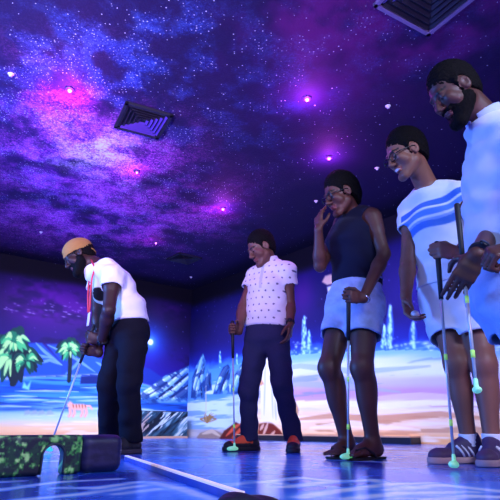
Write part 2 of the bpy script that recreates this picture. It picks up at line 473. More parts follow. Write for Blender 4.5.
def paint_right():
    m = Mural(DR, WALL, .0125); S, Z = m.S, m.Z
    rnd = random.Random(9)
    m.c[:] = rgb(14, 6, 88)
    m.mix(sstep(2.0, 1.2, Z)*.9, rgb(15, 5, 98))
    n = fbm(S*1.5, Z*3, 4, 7)
    m.mix(.6*sstep(.5, .75, n), rgb(12, 4, 70))
    m.blob(302, 295, .25, .3, rgb(110, 14, 150), .45); m.blob(440, 280, .6, .4, rgb(50, 20, 170), .5)
    for i in range(230):
        x = rnd.uniform(194, 560); y = rnd.uniform(250, 345) if i > 60 else rnd.uniform(286, 312)
        if i <= 60: x = rnd.uniform(196, 245)
        m.blob(x, y, .0095, .0095, rgb(160, 155, 245), rnd.uniform(.1, .55))
    zh = m.band([(192, 372), (230, 366), (262, 358), (330, 352), (400, 350), (520, 352)])
    # sparkling towers on the horizon
    m.mix(sstep(.45, .0, Z-zh)*.6, rgb(18, 60, 200))
    m.mix(sstep(.16, .0, Z-zh+.12*(fbm(S*6, Z*6, 3, 2)-.5))*.75, rgb(70, 150, 245))
    for (x, y0, y1, w, k) in ((304, 316, 358, 4, 70), (309, 330, 358, 3, 30), (390, 306, 348, 3, 60), (384, 325, 348, 4, 36), (413, 322, 350, 4, 26), (220, 352, 372, 2, 20), (237, 355, 372, 2, 16), (350, 325, 352, 4, 20)):
        m.stroke([(x, y1), (x, (y0+y1)/2), (x, y0)], rgb(40, 110, 225), .05, .6)
        for i in range(k):
            f = rnd.random()
            m.blob(x+rnd.gauss(0, w*.4)*(1-f*.6), y1+(y0-y1)*f, .012, rnd.uniform(.01, .03), rgb(170, 235, 255), rnd.uniform(.5, 1))
    for i in range(260):
        x = rnd.uniform(255, 520); y = 352+rnd.gauss(0, 5)
        m.blob(x, y, rnd.uniform(.01, .05), .012, rgb(190, 235, 255), rnd.uniform(.3, .95))
    # ground: snow white and lavender rising to pink, then cream sand
    r = (zh-Z)/zh
    ww = fbm(S*.7, Z*9, 4, 21); w2 = fbm(S*1.1+3, Z*16, 4, 51)
    m.mix((r > 0)*1., rgb(130, 190, 250))
    far = sstep(1.2, 2.6, S)
    m.mix(sstep(.03, .16, r+.12*(ww-.5)), rgb(222, 234, 255))
    m.mix(sstep(.2, .34, r+.12*(ww-.5))*(.35+.65*far), rgb(200, 190, 250))
    m.mix(sstep(.36, .46, r+.1*(ww-.5))*far*.9, rgb(200, 150, 215))
    m.mix(sstep(.5, .56, r+.14*(ww-.5)), rgb(236, 226, 248))
    m.mix(sstep(.62, .7, r+.14*(ww-.5)), rgb(252, 220, 184))
    m.mix(sstep(.86, .97, r+.1*(ww-.5)), rgb(244, 180, 116))
    m.mix((r > .55)*sstep(.54, .64, w2)*.85, rgb(255, 240, 220))
    m.mix((r > .6)*sstep(.42, .34, w2)*.8, rgb(205, 150, 112))
    m.mix((r > .08)*(r < .5)*sstep(.57, .64, w2)*.6, rgb(120, 150, 225))
    for q, c in (([(255, 372), (300, 366), (360, 372), (430, 366)], rgb(160, 185, 240)), ([(260, 388), (300, 384), (345, 386), (400, 392)], rgb(170, 180, 235)),
                 ([(292, 405), (330, 402), (380, 406), (440, 402), (500, 406)], rgb(255, 250, 250)), ([(292, 420), (330, 416), (380, 419), (440, 414), (500, 420)], rgb(214, 150, 110)),
                 ([(310, 428), (350, 424), (420, 430)], rgb(255, 244, 225)), ([(370, 398), (420, 396), (470, 398)], rgb(228, 205, 240))):
        m.stroke(q, c, .035, .8)
    # icy blue area and rocks next to the corner
    bl = sstep(1.9, 1.0, S+.3*(ww-.5))
    m.mix((r > .0)*sstep(.62, .4, r)*bl*.9, rgb(60, 130, 225))
    m.mix((r > .5)*bl*.95, rgb(120, 165, 220)); m.mix((r > .2)*bl*sstep(.44, .58, w2)*.9, rgb(205, 228, 250)); m.mix((r > .88)*bl*.7, rgb(190, 170, 165))
    rock(m, [(191, 398), (192, 378), (196, 366), (203, 353), (206, 362), (204, 376), (206, 392), (200, 400)], [[(193, 392), (197, 376), (202, 358)], [(199, 394), (201, 380), (203, 370)]], [[(196, 396), (199, 380), (204, 364)]])
    rock(m, [(204, 392), (205, 376), (208, 368), (211, 372), (212, 390)], [[(206, 388), (208, 374)]], [[(210, 388), (209, 376)]])
    rock(m, [(194, 400), (196, 384), (199, 376), (203, 386), (205, 400)], [[(196, 396), (199, 380)]], [[(202, 398), (201, 386)]])
    rock(m, [(213, 394), (217, 380), (223, 367), (228, 364), (231, 369), (229, 384), (230, 394)], [[(216, 390), (221, 376), (227, 367)], [(223, 391), (227, 380)]], [[(220, 392), (225, 378), (229, 370)]])
    rock(m, [(230, 394), (232, 380), (238, 368), (243, 362), (247, 370), (250, 394)], [[(233, 390), (238, 376), (243, 366)], [(242, 391), (246, 376)]], [[(238, 392), (243, 374)]])
    # small shrub on the snow, boulder, red folds of cloth, robed figure
    for i in range(16): m.stroke([(207, 423), (207+rnd.gauss(0, 3), 419), (207+rnd.gauss(0, 5), 412+rnd.uniform(0, 6))], rgb(150, 110, 60), .012, .8)
    m.stroke([(206, 422), (206, 400), (206, 386)], rgb(210, 190, 160), .012, .8)
    m.poly([(194, 441), (200, 433), (212, 429), (224, 434), (228, 441)], rgb(150, 128, 116), .012)
    m.stroke([(202, 434), (212, 431), (220, 436)], rgb(215, 195, 170), .03, .8)
    m.poly([(218, 441), (224, 431), (236, 422), (246, 428), (250, 441)], rgb(90, 26, 20), .012)
    for q in ([(226, 436), (234, 428), (240, 424)], [(232, 438), (240, 430), (245, 430)], [(238, 440), (246, 434)]): m.stroke(q, rgb(225, 90, 60), .028, .9)
    m.poly([(257, 441), (259, 424), (270, 421), (280, 430), (287, 441)], rgb(110, 36, 30), .012)
    for q in ([(262, 438), (266, 428), (268, 423)], [(268, 440), (275, 431)], [(260, 430), (264, 424)]): m.stroke(q, rgb(225, 190, 175), .025, .9)
    m.poly([(261, 422), (260, 380), (262, 340), (268, 330), (275, 340), (276, 378), (278, 400), (279, 424)], rgb(246, 242, 232), .015)
    for q in ([(264, 415), (265, 380), (266, 345)], [(273, 418), (272, 390), (271, 360)], [(276, 420), (275, 400)]): m.stroke(q, rgb(190, 200, 215), .022, .7)
    m.poly([(257, 374), (261, 378), (264, 384), (260, 386), (257, 381)], rgb(222, 160, 120), .012)
    m.poly([(291, 420), (289, 406), (296, 402), (299, 410), (296, 424)], rgb(200, 150, 110), .012)
    m.poly([(322, 282), (325, 276), (331, 274), (334, 279), (332, 284), (327, 285)], rgb(236, 196, 180), .012); m.poly([(327, 287), (333, 285), (335, 296), (331, 300), (328, 294)], rgb(225, 225, 235), .012)
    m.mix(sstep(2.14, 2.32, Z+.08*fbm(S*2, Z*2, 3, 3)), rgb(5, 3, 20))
    return m

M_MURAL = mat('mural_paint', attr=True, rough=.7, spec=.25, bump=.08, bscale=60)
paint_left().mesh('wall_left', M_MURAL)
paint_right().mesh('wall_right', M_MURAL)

# ceiling: dark plaster painted as a galaxy
def ceiling():
    n = 480
    a = np.linspace(0, WALL, n); A, B = np.meshgrid(a, a, indexing='ij')
    V = np.array([CORNER[0], CORNER[1], CEIL])+A[..., None]*DL+B[..., None]*DR
    X, Y = V[..., 0], V[..., 1]
    c = np.zeros((n, n, 3))+rgb(34, 20, 64)
    neb = np.zeros((n, n)); blu = np.zeros((n, n))
    wx = (fbm(X*.8, Y*.8, 4, 61)-.5)*1.0; wy = (fbm(X*.8+7, Y*.8, 4, 62)-.5)*1.0
    def blob(x, y, r, arr, k, ry=None):
        p = PZ(x, y, CEIL)
        arr += k*np.exp(-(((X+wx*r*2-p[0])/r)**2+((Y+wy*r*2-p[1])/(ry or r))**2))
    blob(95, 150, .55, neb, 1.2, .6); blob(85, 185, .8, neb, .8, 1.0); blob(125, 205, .8, neb, .7, 1.2); blob(70, 220, .8, neb, .8, .9); blob(100, 232, .9, neb, .7, .9)
    blob(40, 100, .5, neb, .5); blob(160, 172, .7, neb, .55, .6); blob(30, 160, .6, neb, .3)
    blob(120, 55, .5, blu, .9); blob(60, 60, .5, blu, .7, .3); blob(180, 20, .35, blu, .7); blob(35, 35, .4, blu, .6); blob(150, 90, .45, blu, .7); blob(200, 120, .6, blu, .45); blob(30, 120, .5, blu, .7)
    blob(150, 200, .9, blu, .5); blob(250, 60, .5, blu, .25); blob(340, 30, .4, blu, .5); blob(410, 50, .35, blu, .35); blob(280, 130, .5, blu, .3); blob(40, 200, .8, blu, .5)
    f1 = fbm(X*3.1, Y*3.1, 6, 71); f2 = fbm(X*6.1+3, Y*6.1, 6, 81)
    def mix(m, col):
        m = np.clip(m, 0, 1)[..., None]; c[:] = c*(1-m)+np.asarray(col)*m
    mix(blu*sstep(.38, .72, f2)*.5, rgb(30, 36, 130))
    mix(neb*sstep(.2, .65, f1)*.75, rgb(84, 22, 140))
    mix(neb*sstep(.5, .75, f2)*.45, rgb(150, 60, 190))
    w = np.zeros((n, n)); blob(97, 150, .3, w, 1., .32); blob(110, 165, .3, w, .5); mix(w*sstep(.4, .7, f2)*.5, rgb(220, 180, 245))
    p = np.zeros((n, n)); blob(340, 8, .5, p, .5); blob(460, 20, .5, p, .5, .4); blob(300, 20, .5, p, .35); blob(420, 60, .7, p, .4); mix(p*1.3*sstep(.25, .65, f1), rgb(96, 26, 100))
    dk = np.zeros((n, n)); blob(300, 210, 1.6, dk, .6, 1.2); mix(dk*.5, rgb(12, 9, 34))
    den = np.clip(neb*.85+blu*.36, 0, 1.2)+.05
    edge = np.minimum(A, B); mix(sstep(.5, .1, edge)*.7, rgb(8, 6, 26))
    i = np.arange(n*n).reshape(n, n)
    Q = np.stack([i[:-1, :-1], i[1:, :-1], i[1:, 1:], i[:-1, 1:]], -1).reshape(-1, 4)
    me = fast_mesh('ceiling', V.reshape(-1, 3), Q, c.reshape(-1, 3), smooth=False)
    at = me.attributes.new('star_density', 'FLOAT', 'POINT'); at.data.foreach_set('value', (den*(.12+1.25*sstep(.38, .68, f2))).ravel().astype(np.float32))
    nn = np.clip(neb, 0, 1.5)[..., None]; bb = np.clip(blu, 0, 1.2)[..., None]; ww = np.clip(w, 0, 1.5)[..., None]
    tint = (nn*(.06+1.15*sstep(.36, .62, f1))[..., None]*np.array([.46, .075, .36])+bb*(.06+.8*sstep(.42, .68, f2))[..., None]*np.array([.03, .065, .20])+ww*(.2+1.2*sstep(.35, .65, f2))[..., None]*np.array([1., .7, .8]))
    at = me.attributes.new('dust_tint', 'FLOAT_COLOR', 'POINT'); at.data.foreach_set('color', np.concatenate([tint, np.ones((n, n, 1))], -1).ravel().astype(np.float32))
    m = bpy.data.materials.new('galaxy_paint'); m.use_nodes = True
    nt = m.node_tree; N = nt.nodes.new; Lk = nt.links.new; b = nt.nodes['Principled BSDF']
    b.inputs['Roughness'].default_value = .75; b.inputs['Specular IOR Level'].default_value = .2
    tc = N('ShaderNodeTexCoord'); col = N('ShaderNodeAttribute'); col.attribute_name = 'paint'; dn = N('ShaderNodeAttribute'); dn.attribute_name = 'star_density'
    src = col.outputs['Color']
    def math_(op, a, b_=None, clamp=False):
        q = N('ShaderNodeMath'); q.operation = op; q.use_clamp = clamp
        for k, v in enumerate((a, b_)):
            if v is None: continue
            if hasattr(v, 'links'): Lk(v, q.inputs[k])
            else: q.inputs[k].default_value = v
        return q.outputs[0]
    # fine speckled dust, added in the painted dust tint
    du = N('ShaderNodeAttribute'); du.attribute_name = 'dust_tint'
    for sc, lo_, hi_, amp in ((6, .42, .68, .30), (17, .46, .70, .55), (42, .50, .68, .8), (95, .54, .68, 1.3)):
        dz = N('ShaderNodeTexNoise'); dz.inputs['Scale'].default_value = sc; dz.inputs['Detail'].default_value = 5; dz.inputs['Roughness'].default_value = .62; Lk(tc.outputs['Object'], dz.inputs['Vector'])
        rg = N('ShaderNodeMapRange'); rg.inputs['From Min'].default_value = lo_; rg.inputs['From Max'].default_value = hi_; rg.inputs['To Max'].default_value = amp; Lk(dz.outputs['Fac'], rg.inputs['Value'])
        vs = N('ShaderNodeVectorMath'); vs.operation = 'SCALE'; Lk(du.outputs['Color'], vs.inputs[0]); Lk(rg.outputs[0], vs.inputs['Scale'])
        va = N('ShaderNodeVectorMath'); va.operation = 'ADD'; Lk(src, va.inputs[0]); Lk(vs.outputs[0], va.inputs[1]); src = va.outputs[0]
    vm = N('ShaderNodeVectorMath'); vm.operation = 'MINIMUM'; Lk(src, vm.inputs[0]); vm.inputs[1].default_value = (.92, .9, .95); src = vm.outputs[0]
    for sc, rad, tint, dens in ((6, .06, (.85, .8, 1), .25), (15, .10, (.85, .8, 1), .45), (38, .2, (.85, .8, 1), .8)):
        v = N('ShaderNodeTexVoronoi'); v.voronoi_dimensions = '2D'; v.inputs['Scale'].default_value = sc; Lk(tc.outputs['Object'], v.inputs['Vector'])
        sep = N('ShaderNodeSeparateColor'); Lk(v.outputs['Color'], sep.inputs[0])
        # a star where the cell's random number is below the density; its size is random too
        on = math_('LESS_THAN', sep.outputs[0], math_('MULTIPLY', dn.outputs['Fac'], dens))
        rr = math_('MULTIPLY_ADD', sep.outputs[1], rad*.8); rr.node.inputs[2].default_value = rad*.3
        g = math_('SUBTRACT', 1.0, math_('DIVIDE', v.outputs['Distance'], rr), True)
        g = math_('MULTIPLY', math_('MULTIPLY', g, 1.6, True), on)
        g = math_('MULTIPLY', g, math_('MULTIPLY_ADD', sep.outputs[2], .7)); g.node.inputs[1].links[0].from_node.inputs[2].default_value = .3
        mx = N('ShaderNodeMix'); mx.data_type = 'RGBA'; Lk(g, mx.inputs['Factor']); Lk(src, mx.inputs['A']); mx.inputs['B'].default_value = (*tint, 1)
        src = mx.outputs['Result']
    Lk(src, b.inputs['Base Color'])
    nz = N('ShaderNodeTexNoise'); nz.inputs['Scale'].default_value = 70; nz.inputs['Detail'].default_value = 4; Lk(tc.outputs['Object'], nz.inputs['Vector'])
    bp = N('ShaderNodeBump'); bp.inputs['Strength'].default_value = .35; bp.inputs['Distance'].default_value = .01; Lk(nz.outputs['Fac'], bp.inputs['Height']); Lk(bp.outputs['Normal'], b.inputs['Normal'])
    tag(link('ceiling', me, m), kind='structure')
ceiling()

# floor: glossy blue paint with rippling strokes of light, as on water
def floor():
    o = np.array([CORNER[0], CORNER[1], 0.])
    def axis(D):                                   # fine spacing near the players' lane, coarse elsewhere
        c = (A3(-.1, 1.9, 0)-o)@D
        d = np.arange(max(c-1.7, .05), min(c+1.7, WALL-.05), .0125)
        return np.concatenate([np.linspace(0, d[0], 60)[:-1], d, np.linspace(d[-1], WALL, 40)[1:]])
    a, b = axis(DL), axis(DR); A, B = np.meshgrid(a, b, indexing='ij')
    V = o+A[..., None]*DL+B[..., None]*DR; X, Y = V[..., 0], V[..., 1]
    c = np.zeros(A.shape+(3,))+rgb(22, 52, 165)
    def mix(m, col):
        m = np.clip(m, 0, 1)[..., None]; c[:] = c*(1-m)+np.asarray(col)*m
    mix(sstep(.3, .65, fbm(X*1.7, Y*1.7, 3, 91)), rgb(62, 134, 242))
    wx = (fbm(X*2, Y*2, 3, 92)-.5)*.5; wy = (fbm(X*2+5, Y*2, 3, 93)-.5)*.5
    u = (X+wx)*2.2-(Y+wy)*.9; v = (Y+wy)*5.0+(X+wx)*1.2
    f = fbm(u, v, 2, 94); g = fbm(u*1.6+4, v*1.5, 2, 95)
    big = sstep(.35, .6, fbm(X*1.3+2, Y*1.3, 2, 96))
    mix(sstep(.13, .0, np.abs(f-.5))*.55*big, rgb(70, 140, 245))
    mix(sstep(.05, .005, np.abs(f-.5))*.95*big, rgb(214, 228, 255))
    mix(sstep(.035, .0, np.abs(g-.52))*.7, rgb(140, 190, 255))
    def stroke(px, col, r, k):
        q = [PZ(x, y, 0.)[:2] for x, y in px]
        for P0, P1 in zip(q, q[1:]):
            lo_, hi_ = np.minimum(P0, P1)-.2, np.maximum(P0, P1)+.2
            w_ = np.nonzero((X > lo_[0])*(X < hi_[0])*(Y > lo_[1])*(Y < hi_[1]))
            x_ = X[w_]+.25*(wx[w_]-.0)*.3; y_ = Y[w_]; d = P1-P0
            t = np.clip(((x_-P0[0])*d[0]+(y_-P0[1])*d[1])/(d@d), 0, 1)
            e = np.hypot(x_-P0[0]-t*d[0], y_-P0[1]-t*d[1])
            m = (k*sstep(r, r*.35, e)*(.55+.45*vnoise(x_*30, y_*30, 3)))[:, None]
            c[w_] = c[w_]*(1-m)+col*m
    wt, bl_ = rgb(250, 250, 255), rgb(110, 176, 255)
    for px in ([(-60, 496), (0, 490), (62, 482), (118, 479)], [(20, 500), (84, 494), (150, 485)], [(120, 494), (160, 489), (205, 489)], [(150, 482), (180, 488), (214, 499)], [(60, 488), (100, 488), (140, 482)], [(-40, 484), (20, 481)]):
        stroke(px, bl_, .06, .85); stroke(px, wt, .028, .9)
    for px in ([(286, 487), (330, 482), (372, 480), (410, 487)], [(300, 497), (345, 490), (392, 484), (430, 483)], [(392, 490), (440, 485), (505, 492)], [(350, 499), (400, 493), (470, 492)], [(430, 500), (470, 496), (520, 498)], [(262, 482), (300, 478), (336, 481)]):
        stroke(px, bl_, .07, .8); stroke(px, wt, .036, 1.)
    n0, n1 = A.shape; i = np.arange(n0*n1).reshape(n0, n1)
    Q = np.stack([i[:-1, :-1], i[1:, :-1], i[1:, 1:], i[:-1, 1:]], -1).reshape(-1, 4)
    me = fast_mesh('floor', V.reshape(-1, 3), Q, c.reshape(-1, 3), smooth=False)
    if me.polygons[0].normal.z < 0: me.flip_normals()
    m = bpy.data.materials.new('glossy_floor_paint'); m.use_nodes = True
    nt = m.node_tree; N = nt.nodes.new; Lk = nt.links.new; b = nt.nodes['Principled BSDF']
    b.inputs['Roughness'].default_value = .19; b.inputs['Specular IOR Level'].default_value = .62
    at = N('ShaderNodeAttribute'); at.attribute_name = 'paint'; Lk(at.outputs['Color'], b.inputs['Base Color'])
    tc = N('ShaderNodeTexCoord')
    n3 = N('ShaderNodeTexNoise'); n3.inputs['Scale'].default_value = 5; n3.inputs['Detail'].default_value = 1; Lk(tc.outputs['Object'], n3.inputs['Vector'])
    bp = N('ShaderNodeBump'); bp.inputs['Strength'].default_value = .04; bp.inputs['Distance'].default_value = .02; Lk(n3.outputs['Fac'], bp.inputs['Height']); Lk(bp.outputs['Normal'], b.inputs['Normal'])
    tag(link('floor', me, m), kind='structure')
floor()
M_DARKWALL = mat('dark_wall_paint', rgb(24, 16, 70), rough=.8, noise=.2, nscale=3)
for nm, p, D in (('wall_back', DL*WALL, DR), ('wall_near', DR*WALL, DL)):
    o = np.array([CORNER[0], CORNER[1], 0.])+p
    b = MB(); inw = nrm(-p); b.box(o+D*WALL/2-inw*.05+A3(0, 0, CEIL/2), (D, inw, A3(0, 0, 1)), (WALL/2, .05, CEIL/2))
    tag(b.build(nm, M_DARKWALL), kind='structure')
# low dark kerb at the foot of the right wall
M_KERB = mat('kerb_black', rgb(16, 14, 24), rough=.4, noise=.2)
M_KERBTOP = mat('kerb_top_wood', rgb(196, 150, 120), rough=.5, noise=.15)
def kerb():
    o = np.array([CORNER[0], CORNER[1], 0.]); nin = nrm(np.cross(A3(0, 0, 1), DR)); nin = nin if nin@(-o) > 0 else -nin
    s0 = on_wall(246, 440, DR)[0]; s1 = on_wall(421, 440, DR)[0]
    b = MB(); b.box(o+DR*(s0+s1)/2+nin*.09+A3(0, 0, .03), (DR, nin, A3(0, 0, 1)), ((s1-s0)/2, .085, .03))
    k = tag(b.build('baseboard_right', M_KERB, bevel=.004), kind='structure')
    b = MB(); b.box(o+DR*(s0+s1)/2+nin*.09+A3(0, 0, .066), (DR, nin, A3(0, 0, 1)), ((s1-s0)/2, .09, .006))
    b.build('cap_strip', M_KERBTOP, k)
    nl = nrm(np.cross(A3(0, 0, 1), DL)); nl = nl if nl@(-o) > 0 else -nl
    b = MB(); b.box(o+DL*2.6+nl*.02+A3(0, 0, .02), (DL, nl, A3(0, 0, 1)), (2.5, .018, .02))
    tag(b.build('baseboard_left', M_KERBTOP, bevel=.004), kind='structure')
    return nl
NL = kerb()
# ================================================================== FIXED PROPS
M_FOLIAGE = None
def tunnel_block():
    a = PZ(-14, 479, 0); b = PZ(121, 471.5, 0)
    d = nrm(b-a); nrm_in = np.cross(A3(0, 0, 1), d)          # away from the camera
    if nrm_in[1] < 0: nrm_in = -nrm_in
    Lb = np.linalg.norm(b-a); H = .128; T = .05
    root = empty('mini_golf_tunnel', (a+b)/2+nrm_in*T/2, 'low blue putting obstacle with leafy painted front and arched ball tunnel', 'obstacle')
    hx = [((PZ(x, 475, 0)-a)@d) for x in (35, 63)]
    c = (hx[0]+hx[1])/2; r = (hx[1]-hx[0])/2; hs = .098-r
    s = Solid(np.minimum.reduce([a, b, a+nrm_in*T, b+nrm_in*T])-.04, np.maximum.reduce([a, b, a+nrm_in*T, b+nrm_in*T])+A3(.04, .04, H+.04), .005)
    R = np.array([d, nrm_in, A3(0, 0, 1)])
    endw = (PZ(82, 474, 0)-a)@d
    ce = a+d*(endw/2-.2)+nrm_in*T/2+A3(0, 0, H/2)
    s.box(ce, R, (endw/2+.2, T/2, H/2), .012)
    # arch
    m = a+d*c
    s.box(m+nrm_in*T/2+A3(0, 0, hs/2-.02), R, (r, T, hs/2+.02), .001, 0, 'sub')
    s.cone(m-nrm_in*.1+A3(0, 0, hs), m+nrm_in*(T+.1)+A3(0, 0, hs), r, r, 0, 'sub')
    s.plane(a, A3(0, 0, -1)); 
    def paint(V):
        q = V-a; u = q@d; z = V[:, 2]; w = q@nrm_in
        base = np.tile(rgb(10, 20, 40), (len(V), 1))
        n = fbm(u*60, z*60+w*40, 3, 4); n2 = fbm(u*38+9, z*45+w*30, 3, 14); n3 = fbm(u*8, z*8, 2, 24)
        def mx(m, c):
            nonlocal base
            m = np.clip(m, 0, 1)[:, None]; base = base*(1-m)+np.asarray(c)*m
        mx(sstep(.4, .55, n2), rgb(20, 66, 44))
        mx(sstep(.52, .60, n), rgb(64, 158, 64))
        mx(sstep(.60, .68, n)*sstep(.25, .55, n3), rgb(190, 240, 140))
        mx(sstep(.62, .68, n2)*.6, rgb(14, 24, 50))
        mx((w > .008)*(z > H-.012)*.8, rgb(28, 30, 74))
        return base
    s.build('tunnel_wall', mat('leaf_painted_block', attr=True, rough=.5, bump=.3, bscale=90), root, paint)
    # thin dark lip round the arch
    lip = MB(); pts = [m-nrm_in*.002+d*r*1.02+A3(0, 0, z) for z in np.linspace(.004, hs, 5)]
    pts += [m-nrm_in*.002+d*r*1.02*math.cos(t)+A3(0, 0, hs+r*1.02*math.sin(t)) for t in np.linspace(0, math.pi, 14)[1:]]
    pts += [m-nrm_in*.002-d*r*1.02+A3(0, 0, z) for z in np.linspace(hs, .004, 5)[1:]]
    lip.tube(pts, .0045, 8); lip.build('arch_rim', mat('arch_rim', rgb(40, 50, 62), rough=.4, noise=.2), root, smooth=True)
    s = Solid(a+d*endw-.2, b+A3(.1, .2, H+.05), .005)
    L2 = Lb-endw
    s.box(a+d*(endw+L2/2)+nrm_in*.055+A3(0, 0, H/2-.001), R, (L2/2+.003, .061, H/2), .03)
    s.plane(a, A3(0, 0, -1))
    def paint2(V):
        q = V-a; n = fbm(q@d*25, V[:, 2]*70, 3, 8)
        return rgb(20, 20, 60)+(sstep(.4, .7, n)*.5)[:, None]*(rgb(56, 48, 100)-rgb(20, 20, 60))
    s.build('end_post', mat('painted_stone_end', attr=True, rough=.45, bump=.3, bscale=60), root, paint2)
tunnel_block()

def lane_rail():
    a = PZ(126.5, 456, .02); b = PZ(241, 493, .02); d = nrm(b-a); n = np.cross(A3(0, 0, 1), d)
    L = np.linalg.norm(b-a); R = (d, n, A3(0, 0, 1)); mid = (a+b)/2; mid[2] = 0
    root = empty('lane_rail', mid, 'low straight rail with white top edge running across the blue floor', 'lane rail')
    m = MB(); m.box(mid+A3(0, 0, .009), R, (L/2, .009, .0088)); m.build('rail_body', mat('rail_blue', rgb(30, 70, 170), rough=.3, noise=.4, nscale=14), root, bevel=.001)
    m = MB(); m.box(mid+A3(0, 0, .0205), R, (L/2, .009, .0026)); m.build('top_edge', mat('rail_white', rgb(250, 240, 232), rough=.6, noise=.05, emis=rgb(255, 214, 190), estr=.28), root, bevel=.001)
lane_rail()

def kerb_stone():
    c = PZ(249, 503.5, .0)
    s = Solid(c-.16, c+.16, .005)
    s.ell(c, (.072, .03, .016), None, 0); s.ell(c+A3(-.03, .0, .002), (.03, .022, .016), None, .02); s.folds(.002, lambda p: np.sin(p[:, 0]*90+3*np.sin(p[:, 1]*70)))
    s.plane(c-A3(0, 0, .0), A3(0, 0, -1))
    tag(s.build('edging_stone', mat('dark_stone', rgb(30, 28, 44), rough=.5, noise=.3, bump=.4), None), 'small dark rounded stone on the floor at the near end of the rail', 'stone')
kerb_stone()

def plinth():
    # low box with a painted rock face, standing before the left mural by the corner
    q = PZ(190.5, 438.4, 0.); 
    o = np.array([CORNER[0], CORNER[1], 0.])
    off = .20
    s1 = None
    def atw(x):                                   # on a plane parallel to the left wall, off metres in front
        n = np.array([-DL[1], DL[0]]); dd = ray(x, 430); oo = CORNER+NL[:2]*off
        t = (oo@n)/(dd[:2]@n); p = np.array([0, 0, CAM_Z])+dd*t; p[2] = 0; return p
    a = atw(141); b = atw(187); zt = P(165, 411, np.linalg.norm(((a+b)/2)[1:2]))[2]
    d = nrm(b-a); L = np.linalg.norm(b-a); R = (d, -NL, A3(0, 0, 1))
    root = empty('painted_plinth', (a+b)/2-NL*.12, 'low rectangular box painted with slanted grey rocks, below the pale mountain mural', 'plinth')
    n = 90; k = 34
    U, Wz = np.meshgrid(np.linspace(0, L, n), np.linspace(.012, zt-.012, k), indexing='ij')
    V = a+U[..., None]*d+Wz[..., None]*A3(0, 0, 1)+NL*.003
    c = np.zeros((n, k, 3))+rgb(24, 52, 74)
    t = U*.75+Wz*-.9
    f = fbm(t*14, (U+Wz)*2.2, 4, 5); f2 = fbm(t*26+3, (U+Wz)*3, 3, 15)
    for m_, col in ((sstep(.42, .55, f), rgb(48, 88, 112)), (sstep(.56, .66, f), rgb(120, 160, 176)), (sstep(.62, .72, f2), rgb(190, 206, 210)), (sstep(.4, .32, f), rgb(8, 18, 34)), (sstep(.55, .62, f2)*(U < L*.15), rgb(170, 150, 140))):
        m_ = np.clip(m_, 0, 1)[..., None]; c = c*(1-m_)+col*m_
    i = np.arange(n*k).reshape(n, k); Q = np.stack([i[:-1, :-1], i[1:, :-1], i[1:, 1:], i[:-1, 1:]], -1).reshape(-1, 4)
    link('painted_panel', fast_mesh('painted_panel', V.reshape(-1, 3), Q, c.reshape(-1, 3), smooth=False), M_MURAL, root)
    m = MB(); m.box((a+b)/2-NL*.075+A3(0, 0, zt/2), R, (L/2, .075, zt/2)); m.build('box_body', mat('plinth_dark', rgb(28, 40, 62), rough=.6, noise=.2), root, bevel=.004)
    m = MB(); m.box((a+b)/2+NL*.02+A3(0, 0, .015), R, (L/2, .015, .015)); m.build('foot_strip', M_KERBTOP, root, bevel=.003)
plinth()

M_VENT = mat('vent_grey_violet', rgb(120, 104, 150), rough=.5, noise=.15)
M_VENTDK = mat('vent_dark', rgb(18, 15, 36), rough=.6, noise=.2)
M_VENTLIT = mat('vent_blade_lit', rgb(78, 48, 140), rough=.5, noise=.1)  # violet light on two blade sets, put into their colour
def vent(name, c, ux, half, label, mf, m1, m2):
    c = np.asarray(c, float); ux = nrm(A3(ux[0], ux[1], 0)); uy = np.cross(A3(0, 0, 1), ux)
    root = empty(name, c, label, 'ceiling vent', 'air vents in the starry ceiling')
    m = MB()
    for sx, sy in ((1, 0), (-1, 0), (0, 1), (0, -1)):
        ax = ux if sx else uy; ot = uy if sx else ux
        m.box(c+ax*(sx+sy)*(half-.012)-A3(0, 0, .012), (ax, ot, A3(0, 0, 1)), (.012, half, .011))
    m.build('frame', mf, root)
    m = MB(); m.box(c-A3(0, 0, .003), (ux, uy, A3(0, 0, 1)), (half-.02, half-.02, .002)); m.build('backing', M_VENTDK, root)
    # four fans of slanted blades, one towards each side
    for q in range(4):
        ax = [ux, uy, -ux, -uy][q]; ot = np.cross(A3(0, 0, 1), ax)
        m = MB()
        for k in range(5):
            r = (half-.03)*(k+1)/5.3; tilt = nrm(ax*.8-A3(0, 0, .6)); nn = np.cross(ot, tilt)
            m.box(c+ax*r-A3(0, 0, .014), (ot, tilt, nn), (r*.97, .011, .0015))
        m.build('blade_set', m2 if q in (0, 1) else m1, root)
v1 = [PZ(*p, CEIL) for p in ((128, 102), (177, 116), (153, 136), (114, 124))]
vent('ceiling_vent', sum(v1)/4, v1[1]-v1[0], .19, 'dark square air vent in the purple nebula part of the ceiling', M_VENTDK, M_VENTDK, M_VENTLIT)
v2 = [PZ(*p, CEIL) for p in ((428, 34), (384, 10), (478, 0))]
e1 = nrm(v2[1]-v2[0])
vent('ceiling_vent', v2[0]+(v2[1]-v2[0])*.62+nrm(np.cross(e1, A3(0, 0, 1)))*.235*(1 if np.cross(e1, A3(0, 0, 1))@(v2[2]-v2[0]) > 0 else -1), e1, .235, 'square grey-violet air vent cut by the upper edge, above the two men at right', M_VENT, M_VENTDK, M_VENTLIT)
c3 = PZ(184, 258, CEIL)
vent('ceiling_vent', c3, DL, .19, 'small far dark air vent in the ceiling near the room corner', M_VENTDK, M_VENTDK, M_VENTDK)

